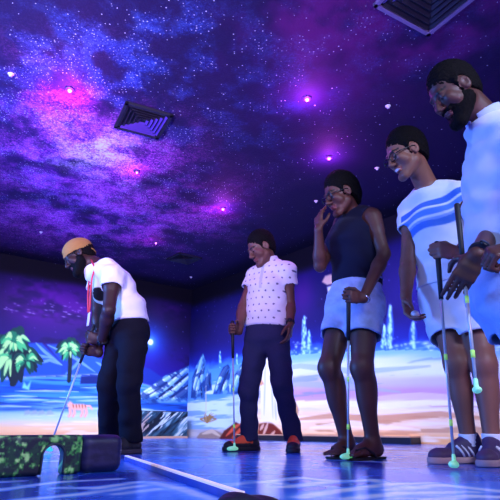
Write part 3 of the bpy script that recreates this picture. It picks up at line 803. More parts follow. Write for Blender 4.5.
M_LED = mat('violet_lamp', rgb(210, 60, 255), emis=rgb(225, 110, 255), estr=7.)
M_LAMPRING = mat('lamp_ring', rgb(60, 40, 90), rough=.4, noise=.1)
for (x, y), lab in (((70, 89), 'small violet ceiling spotlight left of the dark vent'), ((307, 98), 'small violet ceiling spotlight, nearest of the two above the woman'),
                    ((329, 157), 'small violet ceiling spotlight just above the woman in the dark top'), ((223, 208), 'small violet ceiling spotlight above the man in the dotted shirt'),
                    ((137, 171), 'faint violet ceiling spotlight below the dark vent'), ((156, 242), 'far violet ceiling spotlight above the golfer in white')):
    p = PZ(x, y, CEIL); faint = lab.startswith(('faint', 'far'))
    root = empty('ceiling_spotlight', p, lab, 'spotlight', 'violet spotlights in the ceiling')
    m = MB(); m.lathe(p-A3(0, 0, .001), (0, 0, -1), [(.034, 0), (.034, .008), (.026, .012), (.024, .012)]); m.build('trim_ring', M_LAMPRING, root, smooth=True)
    m = MB(); r = .009 if faint else .015
    m.lathe(p-A3(0, 0, .012), (0, 0, -1), [(r, 0), (r, .004), (r*.8, .013), (r*.35, .018)], 20); m.build('bulb', M_LED, root, smooth=True)
    l = bpy.data.lights.new('spotlight_glow', 'POINT'); l.color = (.62, .06, 1.); l.energy = 2. if faint else 13.; l.shadow_soft_size = .01
    lo = bpy.data.objects.new('spotlight_glow', l); COL.objects.link(lo); lo.location = p-A3(0, 0, .12)
M_SPRINK = mat('sprinkler_white', rgb(225, 220, 230), rough=.35, noise=.05)
for (x, y), lab in (((11, 74), 'small white ceiling sprinkler near the left edge above the nebula'), ((41, 232), 'small white ceiling sprinkler above and left of the tan cap'),
                    ((191, 277), 'small white ceiling sprinkler by the far room corner'), ((388, 106), 'small white ceiling sprinkler below the upper right vent'),
                    ((377, 168), 'small white ceiling sprinkler left of the man with striped shirt'), ((316, 201), 'small white ceiling sprinkler beside the raised hand of the woman')):
    p = PZ(x, y, CEIL)
    root = empty('sprinkler', p, lab, 'sprinkler', 'sprinklers in the ceiling')
    m = MB(); m.lathe(p, (0, 0, -1), [(.022, 0), (.020, .004), (.010, .007), (.008, .014), (.004, .016)]); m.build('rose', M_SPRINK, root, smooth=True)
    m = MB(); m.lathe(p-A3(0, 0, .016), (0, 0, -1), [(.003, 0), (.011, .001), (.011, .003), (.002, .004)]); m.build('deflector', M_SPRINK, root, smooth=True)

# ================================================================== PEOPLE
def skin(name): return mat(name, attr=True, rough=.5, spec=.45, sss=.0, bump=.05, bscale=220)
M_SKIN = skin('skin')
M_HAIR = mat('black_hair', rgb(9, 7, 8), rough=.8, spec=.12, noise=.5, nscale=160, bump=.8, bscale=190)
M_CLOTH = mat('painted_cloth', attr=True, rough=.9, spec=.15, sheen=.04, noise=.06, nscale=30, bump=.3, bscale=340)
M_DENIM = mat('denim', attr=True, rough=.85, spec=.2, noise=.12, nscale=60, bump=.35, bscale=420)
M_RUBBER = mat('shoe_fabric', attr=True, rough=.6, bump=.2, bscale=300)
M_BLACK = mat('black_plastic', rgb(12, 12, 16), rough=.3, noise=.1)
M_STRAP = mat('dark_strap', rgb(22, 22, 32), rough=.45, noise=.15)
M_SILVER = mat('steel', rgb(190, 195, 205), rough=.25, metal=.9, noise=.05)
M_SHAFT = mat('putter_shaft', rgb(200, 215, 215), rough=.3, metal=.35, noise=.05)
M_GRIP = mat('rubber_grip', rgb(20, 24, 30), rough=.6, noise=.2)
M_LIME = mat('lime_band', rgb(190, 255, 120), rough=.4, noise=.05, emis=rgb(170, 255, 110), estr=.2)
M_HEADG = mat('glow_green_plastic', rgb(190, 252, 200), rough=.3, noise=.04, emis=rgb(120, 255, 160), estr=.3)
M_HEADT = mat('glow_teal_plastic', rgb(90, 235, 200), rough=.3, noise=.04, emis=rgb(60, 240, 200), estr=.45)

def frame_of(F, U):
    F = nrm(F); U = nrm(np.asarray(U, float)-F*(F@np.asarray(U, float)))
    return np.cross(U, F), F, U                   # person's left, forward, up
class Head:
    def __init__(s, C, F, U=(0, 0, 1), k=1.):
        s.C = np.asarray(C, float); s.R = np.array(frame_of(F, U)); s.k = k
        s.L, s.F, s.U = s.R
    def p(s, x, y, z): return s.C+s.k*(x*s.L+y*s.F+z*s.U)
    def loc(s, V): return ((V-s.C)@s.R.T)/s.k
    def solid(s, B, jaw=1.):
        k = s.k; e = lambda c, r, kk=.02, mode='add', R=None: B.ell(s.p(*c), np.array(r)*k, s.R if R is None else R, kk*k, mode)
        e((0, -.014, .036), (.075, .094, .086))
        e((0, .022, -.028), (.060*jaw, .062, .082), .03)
        B.cone(s.p(.046*jaw, .0, -.055), s.p(.016, .066, -.104), .026*k, .02*k, .02*k); B.cone(s.p(-.046*jaw, .0, -.055), s.p(-.016, .066, -.104), .026*k, .02*k, .02*k)
        B.cone(s.p(-.012, .072, -.104), s.p(.012, .072, -.104), .018*k, .018*k, .015*k)
        for q in (1, -1): B.cone(s.p(q*.04, .062, -.016), s.p(q*.046, .045, -.036), .024*k, .024*k, .015*k)
        B.cone(s.p(-.03, .079, .026), s.p(.03, .079, .026), .012*k, .012*k, .012*k)
        for q in (1, -1): e((q*.031, .094, .004), (.017, .014, .011), .01, 'sub')
        for q in (1, -1): e((q*.031, .0775, .003), (.0125, .0115, .0115), .002)
        for q in (1, -1): B.cone(s.p(q*.043, .073, .016), s.p(q*.018, .083, .016), .0045*k, .0045*k, .006*k)
        B.cone(s.p(0, .086, .012), s.p(0, .108, -.028), .0085*k, .0125*k, .012*k)
        for q in (1, -1): B.cone(s.p(q*.012, .093, -.033), s.p(q*.008, .1, -.034), .0085*k, .008*k, .006*k)
        e((0, .083, -.058), (.026, .013, .0075), .006); e((0, .081, -.071), (.022, .013, .0075), .005)
        for q in (1, -1):
            R = np.array(frame_of(s.F*.94+s.L*q*-.34, s.U+s.F*-.15))
            e((q*.078, -.01, -.002), (.009, .021, .032), .006, 'add', R)
            e((q*.086, -.006, .002), (.007, .011, .018), .004, 'sub', R)
    def paint(s, V, base, lips, brow=(18, 12, 12), open_mouth=False):
        q = s.loc(V); x, y, z = np.abs(q[:, 0]), q[:, 1], q[:, 2]
        near = (np.linalg.norm(q, axis=1) < .16)
        c = base
        def mx(m, col):
            nonlocal c
            m = (np.clip(m, 0, 1)*near)[:, None]; c = c*(1-m)+rgb(*col)*m
        mx(sstep(1.25, .9, np.hypot(x/.026, (z+.064)/.014))*(y > .07), lips)
        if open_mouth: mx(sstep(1.1, .8, np.hypot(x/.02, (z+.064)/.006))*(y > .07), (225, 215, 215))
        ey = np.hypot((x-.031)/.0125, (z-.003)/.0075)
        lid = (z < -.001)
        mx(sstep(1.15, .9, ey)*(y > .07)*lid, (120, 104, 104))
        mx(sstep(.0072, .0052, np.hypot(x-.031, z+.004))*(y > .07)*lid, (20, 12, 10))
        mx(sstep(1.25, 1., np.hypot((x-.031)/.014, (z+.001)/.0028))*(y > .07), (18, 10, 10))
        mx(sstep(1.2, .9, np.hypot((x-.033)/.022, (z-.027-.1*(x-.033))/.0055))*(y > .055), brow)
        return c
def hair(h, root, B_bounds, grow=.012, line=.004, top=0., extra=None, name='hair', hv=.004, material=None, tilt=(-.61, .79)):
    s = Solid(h.C-.2, h.C+.2, hv); k = h.k
    s.ell(h.p(0, -.016-grow*1.35, .038+grow*.45+top*.5), (np.array([.0755, .095, .087])+np.array([grow*.8, grow, grow+top*.6]))*k, h.R, .0)
    s.ell(h.p(0, -.038, .0), (np.array([.071, .076, .085])+grow*.8)*k, h.R, .02*k)
    if extra: extra(s)
    n = h.F*tilt[0]+h.U*tilt[1]
    s.plane(h.p(0, 0, line), -n)
    for q in (1, -1): s.cone(h.p(q*.07, .016, .03), h.p(q*.071, .008, -.014), .0165*k, .011*k, .008*k)
    for q in (1, -1): s.ell(h.p(q*.085, -.006, .0), np.array([.03, .026, .036])*k, h.R, .004, 'sub')
    s.ell(h.p(0, .098, .012), np.array([.06, .045, .052])*k, h.R, .012, 'sub')
    s.folds(.0022, lambda p: np.sin(p[:, 0]*330+2*np.sin(p[:, 2]*190))*np.sin(p[:, 1]*310+2*np.sin(p[:, 0]*210))+.6*np.sin(p[:, 2]*420+p[:, 0]*120))
    return s.build(name, material or M_HAIR, root)
def beard(h, root, grow=.008, low=.0, hv=.004, full=True):
    s = Solid(h.C-.2, h.C+.2, hv); k = h.k
    s.ell(h.p(0, .022, -.03), (np.array([.061, .063, .083])+grow)*k, h.R, 0)
    for q in (1, -1): s.cone(h.p(q*.047, .0, -.055), h.p(q*.017, .068, -.106-low), (.027+grow)*k, (.022+grow)*k, .02*k)
    s.cone(h.p(-.012, .074, -.106-low), h.p(.012, .074, -.106-low), (.019+grow)*k, (.019+grow)*k, .015*k)
    if full:
        s.cone(h.p(-.024, .085, -.05), h.p(.024, .085, -.05), .0085*k, .0085*k, .006*k)
    n = nrm(h.F*.42+h.U)
    s.plane(h.p(0, .092, -.044), n)
    s.plane(h.p(0, -.018, 0), -h.F)
    s.ell(h.p(0, .092, -.065), np.array([.025, .03, .011])*k, h.R, .003, 'sub')
    s.folds(.0015, lambda p: np.sin(p[:, 0]*330+2*np.sin(p[:, 2]*170))*np.sin(p[:, 2]*300+2*np.sin(p[:, 1]*200)))
    return s.build('beard', M_HAIR, root)
def glasses(h, root, material=M_BLACK, r=.0022):
    g = MB(); k = h.k
    for q in (1, -1):
        pts = [h.p(q*.033+.025*math.copysign(abs(math.cos(t))**.7, math.cos(t)), .099-.05*abs(q*.033+.025*math.cos(t))**1.5*8*.3, .0+.019*math.copysign(abs(math.sin(t))**.7, math.sin(t))) for t in np.linspace(0, 2*math.pi, 28)[:-1]]
        g.tube(pts, r*k, 6, closed=True)
        g.tube([h.p(q*.058, .093, .006), h.p(q*.074, .07, .008), h.p(q*.081, .0, .01), h.p(q*.081, -.02, .0)], r*k, 6)
    g.tube([h.p(-.009, .101, .004), h.p(0, .105, .008), h.p(.009, .101, .004)], r*k, 6)
    return g.build('eyeglasses', material, root, smooth=True)

RELAX = [(18, 42, 60), (22, 48, 66), (26, 52, 68), (30, 56, 70)]
GRIP = [(58, 148, 236), (60, 150, 238), (60, 150, 238), (58, 146, 234)]
POINT = [(8, 22, 34), (40, 95, 150), (50, 115, 175), (55, 120, 180)]
def hand(B, W, h, n, t, curls=RELAX, k=1., thumb='relax'):
    W = np.asarray(W, float); h = nrm(h); n = nrm(np.asarray(n)-h*(h@np.asarray(n))); t0 = np.asarray(t, float); tt = np.cross(h, n); tt = tt if tt@t0 > 0 else -tt
    B.ecap(W-h*.01*k, W+h*.05*k+tt*.001*k, tt, (.027*k, .02*k), (.038*k, .0155*k), .014*k)
    B.ecap(W+h*.05*k, W+h*.088*k, tt, (.038*k, .0155*k), (.038*k, .0115*k), .008*k)
    B.ell(W+h*.035*k+tt*.022*k+n*.008*k, (.016*k, .028*k, .014*k), np.array([tt, h, n]), .01*k)
    lens = [(.043, .026, .021), (.047, .030, .022), (.044, .028, .021), (.035, .021, .019)]
    for i, (off, kn) in enumerate(((.0295, .090), (.010, .094), (-.0095, .091), (-.0275, .083))):
        p = W+(h*kn+tt*off)*k
        spread = tt*off*(1.6 if curls is RELAX else .0)
        B.cone(W+(h*(kn-.03)+tt*off*.8)*k, p, .0085*k, .0098*k, .006*k)
        for j in range(3):
            a = math.radians(curls[i][j]); q = p+nrm(h*math.cos(a)+n*math.sin(a)+spread)*lens[i][j]*k
            r0 = [.0094, .0086, .0078][j]*(.9 if i == 3 else 1); r1 = [.0086, .0078, .0068][j]*(.9 if i == 3 else 1)
            B.cone(p, q, r0*k, r1*k, .0025*k); p = q
    if thumb == 'relax': ds = [h*.62+tt*.62+n*.35, h*.88+tt*.25+n*.35, h*.95+n*.4]
    else: ds = [h*.45+tt*.7+n*.6, h*.62+tt*.15+n*.75, h*.9-tt*.25+n*.25]
    p = W+(h*.022+tt*.024+n*.004)*k
    for d, l, r0, r1 in zip(ds, (.042, .033, .026), (.0135, .011, .0098), (.0112, .0098, .0078)):
        q = p+nrm(d)*l*k; B.cone(p, q, r0*k, r1*k, .005*k); p = q
    return W+h*.087*k+n*.026*k                     # centre of a closed grip
def leg(B, hip, knee, ank, F, m=1.):
    B.cone(hip, knee, .085*m, .053*m, .03); B.cone(knee, ank, .051*m, .035*m, .03)
    d = ank-knee; F = nrm(F)
    B.ell(knee+d*.3-F*.018*m, (.047*m, .05*m, .115), np.array(frame_of(F, -d)), .03)
    B.ell(knee+F*.008*m, (.042*m, .042*m, .06), np.array(frame_of(F, -d)), .03)
    B.cone(ank, ank+nrm(d)*.03, .036*m, .036*m, .02)
def arm(B, sh, el, wr, m=1., S=None):
    B.cone(sh, sh+(el-sh)*.35, .054*m, .050*m, .03); B.cone(sh+(el-sh)*.2, el, .049*m, .039*m, .02)
    B.cone(el, el+(wr-el)*.3, .039*m, .042*m, .015); B.cone(el+(wr-el)*.25, wr, .042*m, .0265*m, .015)
def foot(B, ank, toe, k=1.):
    """a bare foot standing on z: ank = ankle centre, toe = plan direction"""
    t = nrm(A3(toe[0], toe[1], 0)); s = np.cross(A3(0, 0, 1), t); g = A3(ank[0], ank[1], B.floor)
    B.cone(ank, g+t*-.03+A3(0, 0, .036), .034*k, .032*k, .02)
    B.cone(g-t*.03+A3(0, 0, .034), g+t*.1+A3(0, 0, .03), .031*k, .030*k, .02)
    B.cone(ank+t*.01, g+t*.1+A3(0, 0, .034), .034*k, .026*k, .03)
    B.ecap(g+t*.08+A3(0, 0, .024), g+t*.14+A3(0, 0, .021), s, (.038*k, .02*k), (.043*k, .016*k), .02)
    for i, (o, r, l) in enumerate(((.032, .0125, .05), (.012, .0095, .052), (-.005, .009, .046), (-.02, .0085, .038), (-.033, .008, .03))):
        b = g+t*.14+s*o*(1 if B.in_left else -1)+A3(0, 0, .02); B.cone(b, b+t*l*k-A3(0, 0, .006), r*k, r*k*.95, .004)
def sneaker(root, ank, toe, colf, solecol, k=1., name='shoe', hv=.004, stripes=None, lacecol=(230, 230, 240), z0=0.):
    t = nrm(A3(toe[0], toe[1], 0)); s = np.cross(A3(0, 0, 1), t); g = A3(ank[0], ank[1], z0); up = A3(0, 0, 1)
    B = Solid(g-A3(.26, .26, .02), g+A3(.26, .26, .2), hv)
    B.ecap(g-t*.045*k+up*.045, g+t*.05*k+up*.046, s, (.036*k, .036), (.041*k, .036), .02)
    B.ecap(g+t*.05*k+up*.043, g+t*.165*k+up*.034, s, (.041*k, .034), (.040*k, .026), .02)
    B.ell(g+t*.17*k+up*.034, (.038*k, .045*k, .03), np.array([s, t, up]), .02)
    B.cone(g-t*.02*k+up*.05, g-t*.012*k+up*.1, .041*k, .043*k, .025)
    B.cone(g+t*.09*k+up*.066, g+t*.02*k+up*.088, .024*k, .033*k, .02)
    B.ell(g-t*.01*k+up*.112, (.033*k, .034*k, .022), np.array([s, t, up]), .004, 'sub')
    B.plane(g+up*.014, -up)
    def loc(V): q = V-g; return q@t/k, q@s/k, V[:, 2]-z0
    sh = B.build(name, M_RUBBER, root, lambda V: colf(*loc(V)))
    B2 = Solid(g-A3(.26, .26, .02), g+A3(.26, .26, .08), hv)
    B2.ecap(g-t*.045*k+up*.015, g+t*.05*k+up*.015, s, (.043*k, .05), (.044*k, .05), .0)
    B2.ecap(g+t*.05*k+up*.015, g+t*.17*k+up*.015, s, (.044*k, .05), (.045*k, .05), .01)
    B2.ell(g+t*.172*k+up*.015, (.044*k, .05*k, .05), np.array([s, t, up]), .01)
    B2.plane(g+up*.028, up); B2.plane(g+up*.001, -up)
    B2.build('sole', M_RUBBER, sh, lambda V: np.tile(rgb(*solecol), (len(V), 1)))
    m = MB()
    for i in range(5):
        a = .045+.022*i; z = .089-.0085*i; w = .026
        m.tube([g+t*a*k+s*w*k+up*(z-.012), g+t*(a+.006)*k+up*(z+.004), g+t*a*k-s*w*k+up*(z-.012)], .0032, 6)
    m.build('laces', mat('laces', rgb(*lacecol), rough=.8, noise=.05), sh, smooth=True)
    if stripes:
        ms = mat('shoe_stripe', rgb(*stripes), rough=.7, noise=.05)
        for i in range(3):
            for q in (1, -1):
                m = MB(); a = .012+.026*i
                m.tube([g+t*a*k+s*q*.0415*k+up*.03, g+t*(a+.008)*k+s*q*.0435*k+up*.045, g+t*(a+.018)*k+s*q*.039*k+up*.062, g+t*(a+.026)*k+s*q*.028*k+up*.076], .0052, 6)
                m.build('side_stripe', ms, sh, smooth=True)
    return sh
def band(root, c, ax, r, w, material, name='wristwatch', face=None, th=.0035):
    ax = nrm(ax); m = MB()
    m.lathe(c-ax*w/2, ax, [(r, 0), (r+th, .001), (r+th, w-.001), (r, w)], 24)
    o = m.build(name, material, root, smooth=True)
    if face is not None:
        f = nrm(np.asarray(face)-ax*(ax@np.asarray(face))); g = MB(); g.lathe(c+f*(r+th*.4), f, [(.017, 0), (.017, .006), (.014, .0075)], 20); g.build('dial', M_BLACK, o, smooth=True)
    return o
def wrinkle(p, s=1.75, d=(0, 0, 1)):
    q = p*s
    return (np.sin(q[:, 2]*34+q[:, 0]*11+2.2*np.sin(q[:, 0]*9+q[:, 1]*7))*.6+np.sin(q[:, 2]*19-q[:, 1]*14-q[:, 0]*12+1.7*np.sin(q[:, 1]*13))*.7)*(.4+.6*np.sin(q[:, 0]*8+q[:, 2]*6+1)**2)

def putter(label, G, H, top=None, hand_up=.1, green=M_HEADG, headdir=(-1, -.3), k=1., group='putters held by the players', bands=True, gripr=.0115):
    """G a point in the closed hand, H the foot of the shaft just above the head"""
    d = nrm(G-H); top = G+d*hand_up; L = np.linalg.norm(top-H)
    root = empty('putter', H, label, 'golf club', group)
    gl = min(.27, L*.4)
    m = MB(); m.tube([H+d*.012, top-d*gl], [.0052, .0062], 10); sh = m.build('shaft', M_SHAFT, root, smooth=True)
    if bands:
        for f in (.14, .42): m = MB(); m.tube([H+d*L*f, H+d*(L*f+.024)], .0068, 10); m.build('lime_band', M_LIME, sh, smooth=True)
    m = MB(); m.tube([top-d*gl, top-d*gl*.5, top-d*.004, top], [gripr*.85, gripr, gripr*1.1, gripr*.8], 12); m.build('grip', M_GRIP, root, smooth=True)
    t = nrm(A3(headdir[0], headdir[1], 0)-d*(d@A3(headdir[0], headdir[1], 0))); s = np.cross(t, A3(0, 0, 1)); s = nrm(s)
    lo = H-.12; B = Solid(lo, H+.12, .003)
    up = np.cross(s, t); up = up if up[2] > 0 else -up
    B.ell(H+t*.014*k-up*.01, (.042*k, .022*k, .016*k), np.array([t, s, up]), 0)
    B.cone(H-up*.008, H+d*.022, .008, .0072, .004)
    B.plane(H-up*.022, -up)
    B.build('club_head', green, root)
    return root
def body_solid(pts, h=.005, pad=.17):
    pts = np.array(pts); B = Solid(pts.min(0)-pad, pts.max(0)+pad, h); B.floor = 0.; B.in_left = True
    return B
def torso(B, st, S, grow=0., k=.03, clip=()):
    for (p, w, d), (q, w2, d2) in zip(st, st[1:]):
        B.ecap(p, q, S, (w, d), (w2, d2), k, clip=clip, grow=grow)
def yoke(B, neck, shs, grow=0., clip=(), k=.035):
    for s in shs: B.cone(neck-A3(0, 0, .045), s, .062, .05, k, clip=clip, grow=grow)
def tee(root, st, S, F, neck, head, arms, sleeve, hem, color, grow=.012, name='shirt', amp=.0035, h=.005, sgrow=.014, flare=0., material=None, neck_r=.066, neck_drop=.0, extra=None):
    pts = [p for p, _, _ in st]+[a[0] for a in arms]+[a[0]+(a[1]-a[0])*max(sleeve, .1) for a in arms]+[neck]
    B = body_solid(pts, h, .24)
    hp, hn = hem
    n = len(st)
    st2 = [(p, w+flare*(1-i/(n-1)), d+flare*(1-i/(n-1))) for i, (p, w, d) in enumerate(st)]
    up = nrm(st[1][0]-st[0][0])
    st2 = [(st2[0][0]-up*.14, st2[0][1], st2[0][2])]+st2
    torso(B, st2, S, grow, clip=((hp, hn),)); yoke(B, neck, [a[0] for a in arms], grow)
    for sh, el in [a[:2] for a in arms]:
        if sleeve > 0:
            d = nrm(el-sh); e = sh+(el-sh)*sleeve
            B.cone(sh, sh+(el-sh)*(sleeve+.2), .06, .058, .03, clip=((e, d),), grow=sgrow)
    if extra: extra(B)
    B.folds(amp, wrinkle)
    for sh, el in [a[:2] for a in arms]:
        d = nrm(el-sh)
        if sleeve > 0:                             # hollow the sleeve's mouth
            e = sh+(el-sh)*sleeve; B.cone(e-d*.03, e+d*.03, .055+sgrow-.006-.002, .055+sgrow-.006, .0, 'sub')
        else: B.ell(sh+d*.02, (.066, .066, .075), np.array(frame_of(F, A3(0, 0, 1))), .01, 'sub')
    nd = nrm(head-neck)
    B.cone(neck-nd*.02-nrm(F)*(-.01)-A3(0, 0, neck_drop), head, neck_r, neck_r, .008, 'sub')
    return B.build(name, material or M_CLOTH, root, color)
def bottoms(root, st, S, F, legs, upto, top, color, grow=.014, name='trousers', amp=.005, h=.005, m=1., material=None, cuff=.052, hemtilt=None):
    """legs: (hip, knee, ankle); upto: 'ankle' or the fraction of the thigh covered"""
    pts = [p for p, _, _ in st[:2]]+[q for l in legs for q in l]
    B = body_solid(pts, h, .22)
    tp, tn = top
    torso(B, st[:2], S, grow, clip=((tp, tn),))
    c = st[0][0]
    for hip, knee, ank in legs:
        B.ell(hip+(c-hip)*.3+A3(0, 0, .01), np.array((.1, .105, .1))*m, None, .04, grow=grow*.6)
        if upto == 'ankle':
            B.cone(hip, knee, .088*m, .064*m, .035, grow=grow); e = ank-A3(0, 0, .02)
            B.cone(knee, ank+(ank-knee)*.15, .062*m, cuff, .02, clip=((e, A3(0, 0, -1)),), grow=grow*.6)
        else:
            d = nrm(knee-hip); e = hip+(knee-hip)*upto; dn = d if hemtilt is None else nrm(d+hemtilt)
            B.cone(hip, hip+(knee-hip)*(upto+.25), .09*m, .078*m, .035, clip=((e, dn),), grow=grow+.006)
    B.folds(amp, wrinkle)
    if upto != 'ankle':
        for hip, knee, ank in legs:
            d = nrm(knee-hip); e = hip+(knee-hip)*upto
            B.cone(e-d*.05, e+d*.06, .078*m+grow-.002, .076*m+grow-.002, 0, 'sub')
    return B.build(name, material or M_DENIM, root, color)
def flat(*c): return lambda V: np.tile(rgb(*c), (len(V), 1))
def ank(x, Y, z=.088):
    zc = Y*math.cos(TH)+(z-CAM_Z)*math.sin(TH); return A3((x-250)*zc/FPX, Y, z)
def skin_col(head, base, lips, **kw):
    def f(V):
        n = fbm(V[:, 0]*9, V[:, 2]*9+V[:, 1]*7, 3, 9)
        c = rgb(*base)*(.9+.2*n)[:, None]
        return head.paint(V, c, lips, **kw)
    return f
def person(name_label, foot, cat='person'):
    return empty('person', foot, name_label, cat, None)
UP = A3(0, 0, 1)

# ------------------------------------------------------------------ golfer bent over the ball
def golfer():
    F = nrm(A3(-.86, -.5, 0)); S = nrm(A3(.5, -.86, 0))
    st = [(P(128, 332, 3.42), .150, .112), (P(127, 313, 3.42), .145, .102), (P(116, 288, 3.42), .158, .094), (P(106, 272, 3.42), .135, .066)]
    neck = P(97, 266, 3.42); H = Head(P(79, 256.5, 3.40), (-.80, -.22, -.58), (-.55, 0, .82), 1.0)
    shB, elB = P(113, 276, 3.24), P(109, 310, 3.16); shA, elA = P(97, 276, 3.6), P(98, 308, 3.54)
    G = P(87.5, 343, 3.38); foot_ = A3((49.5-250)*(3.5*math.cos(TH)-.12*math.sin(TH))/FPX, 3.5, .03); a = nrm(G-foot_)
    hB = nrm(A3(-.9, -.1, -.25)-a*(A3(-.9, -.1, -.25)@a)); nB = nrm(np.cross(hB, a)); nB = nB if nB[1] > 0 else -nB
    GB = G+a*.045; GA = G-a*.045
    wB = GB-hB*.087-nB*.026; hA = hB; nA = -nB; wA = GA-hA*.087-nA*.026
    lA = (P(123, 334, 3.5), P(109, 385, 3.42), ank(109, 3.56)); lB = (P(134, 334, 3.36), P(129, 385, 3.28), ank(131, 3.34))
    root = person('person in a white tee, dark jeans and tan backwards cap bending over a putt', A3(lB[2][0], lB[2][1], 0))
    B = body_solid([H.C, shB, shA, wA, lA[2], lB[2]])
    torso(B, st, S); yoke(B, neck, [shA, shB]); B.cone(neck-(H.C-neck)*.2, H.p(0, -.03, -.05), .062, .055, .02)
    for l in (lA, lB): leg(B, *l, F)
    arm(B, shB, elB, wB, 1.05); arm(B, shA, elA, wA, 1.05)
    hand(B, wB, hB, nB, a, GRIP, 1., 'grip'); hand(B, wA, hA, nA, a, GRIP, 1., 'grip')
    H.solid(B, 1.04)
    B.build('body', M_SKIN, root, skin_col(H, (58, 34, 28), (70, 38, 38)))
    hem = (P(130, 322, 3.42), nrm(A3(.12, 0, -1)))
    bel = P(101.5, 291, 3.40); gr = P(100, 298, 3.33); up = nrm(st[2][0]-st[1][0]); Fp = nrm(F-up*(F@up))
    def col(V):
        c = np.tile(rgb(238, 238, 242), (len(V), 1)); q = V-st[1][0]; f = q@Fp; u = q@up
        n = fbm(V[:, 2]*30, V[:, 1]*30, 2, 5)
        m = sstep(.16, .11, np.linalg.norm((V-bel)*A3(1, .8, .9), axis=1))*sstep(.06, .09, f)
        c = c*(1-m[:, None])+rgb(205, 214, 190)*m[:, None]
        m2 = m*sstep(.062, .045, np.linalg.norm((V-gr)*A3(1.1, 1, .8), axis=1)+.09*(n-.5))
        return c*(1-m2[:, None])+rgb(14, 16, 20)*m2[:, None]
    tee(root, st, S, F, neck, H.C, [(shB, elB), (shA, elA)], .36, hem, col, grow=.016, name='tee_shirt', flare=.012, sgrow=.016, amp=.007, extra=lambda b: b.ell(bel, (.06, .11, .085), None, .04))
    bottoms(root, st, S, F, [lA, lB], 'ankle', (P(129, 318, 3.42), UP), flat(15, 15, 28), name='jeans', m=1.0, cuff=.062, amp=.006)
    for l, t in ((lA, (-.85, -.5)), (lB, (-.55, -.8))):
        sneaker(root, l[2], t, lambda x, y, z: np.tile(rgb(26, 24, 34), (len(x), 1)), (60, 52, 66), 1., lacecol=(40, 38, 50))
    hair(H, root, None, .006, -.004)
    beard(H, root, .007, .006)
    # cap turned back to front: dome, brim behind, strap over the brow
    s = Solid(H.C-.22, H.C+.22, .004); s.ell(H.p(0, -.014, .042), np.array([.092, .112, .096]), H.R, 0); n = nrm(H.U*.95-H.F*.12); s.plane(H.p(0, .02, .016), -n)
    s.ell(H.p(0, -.014, .038), np.array([.086, .106, .09]), H.R, 0, 'sub'); s.ell(H.p(0, .092, .06), np.array([.03, .03, .014]), H.R, .002, 'sub')
    M_CAP = mat('tan_cap_cloth', rgb(158, 118, 56), rough=.9, noise=.1, nscale=80, bump=.3, bscale=300)
    cap = s.build('cap', M_CAP, root)
    s = Solid(H.C-.24, H.C+.24, .004); s.ell(H.p(0, -.098, -.012), np.array([.06, .032, .007]), np.array(frame_of(H.F*.6+H.U*.8, H.U-H.F*.5)), 0); s.ell(H.p(0, -.02, .03), np.array([.086, .102, .09]), H.R, .003, 'sub'); s.build('brim', M_CAP, cap)
    m = MB(); m.lathe(H.C+H.U*.138-H.F*.02, H.U, [(.008, 0), (.007, .004), (.003, .006)], 14); m.build('top_button', M_CAP, cap, smooth=True)
    glasses(H, root)
    # lanyard with a pass
    m = MB(); pts = [H.p(.05, -.05, -.09), P(95, 268, 3.30), P(92, 278, 3.27), P(90.5, 292, 3.28), P(90, 306, 3.3), P(89, 313, 3.3)]
    m.tube(pts, .0065, 6); pts = [H.p(-.05, -.05, -.09), P(91, 266, 3.46), P(89, 279, 3.4), P(88, 294, 3.33), P(88, 312, 3.3)]; m.tube(pts, .0065, 6)
    lan = m.build('lanyard', mat('red_ribbon', rgb(214, 62, 74), rough=.7, noise=.1), root, smooth=True)
    m = MB(); m.box(P(88.5, 319, 3.3), (A3(.6, -.8, 0), nrm(A3(.8, .6, 0)), UP), (.018, .002, .045)); m.build('badge', mat('white_badge', rgb(240, 232, 240), rough=.4, noise=.05), lan, bevel=.0008)
    band(root, wB-hB*.005, nrm(wB-elB), .029, .02, M_STRAP, face=A3(0, -1, .2))
    putter('glow-tipped putter gripped by the golfer in the tan cap, reaching behind the tunnel block', G, foot_, hand_up=.13, green=M_HEADT, headdir=(-.95, -.1), bands=False)
golfer()

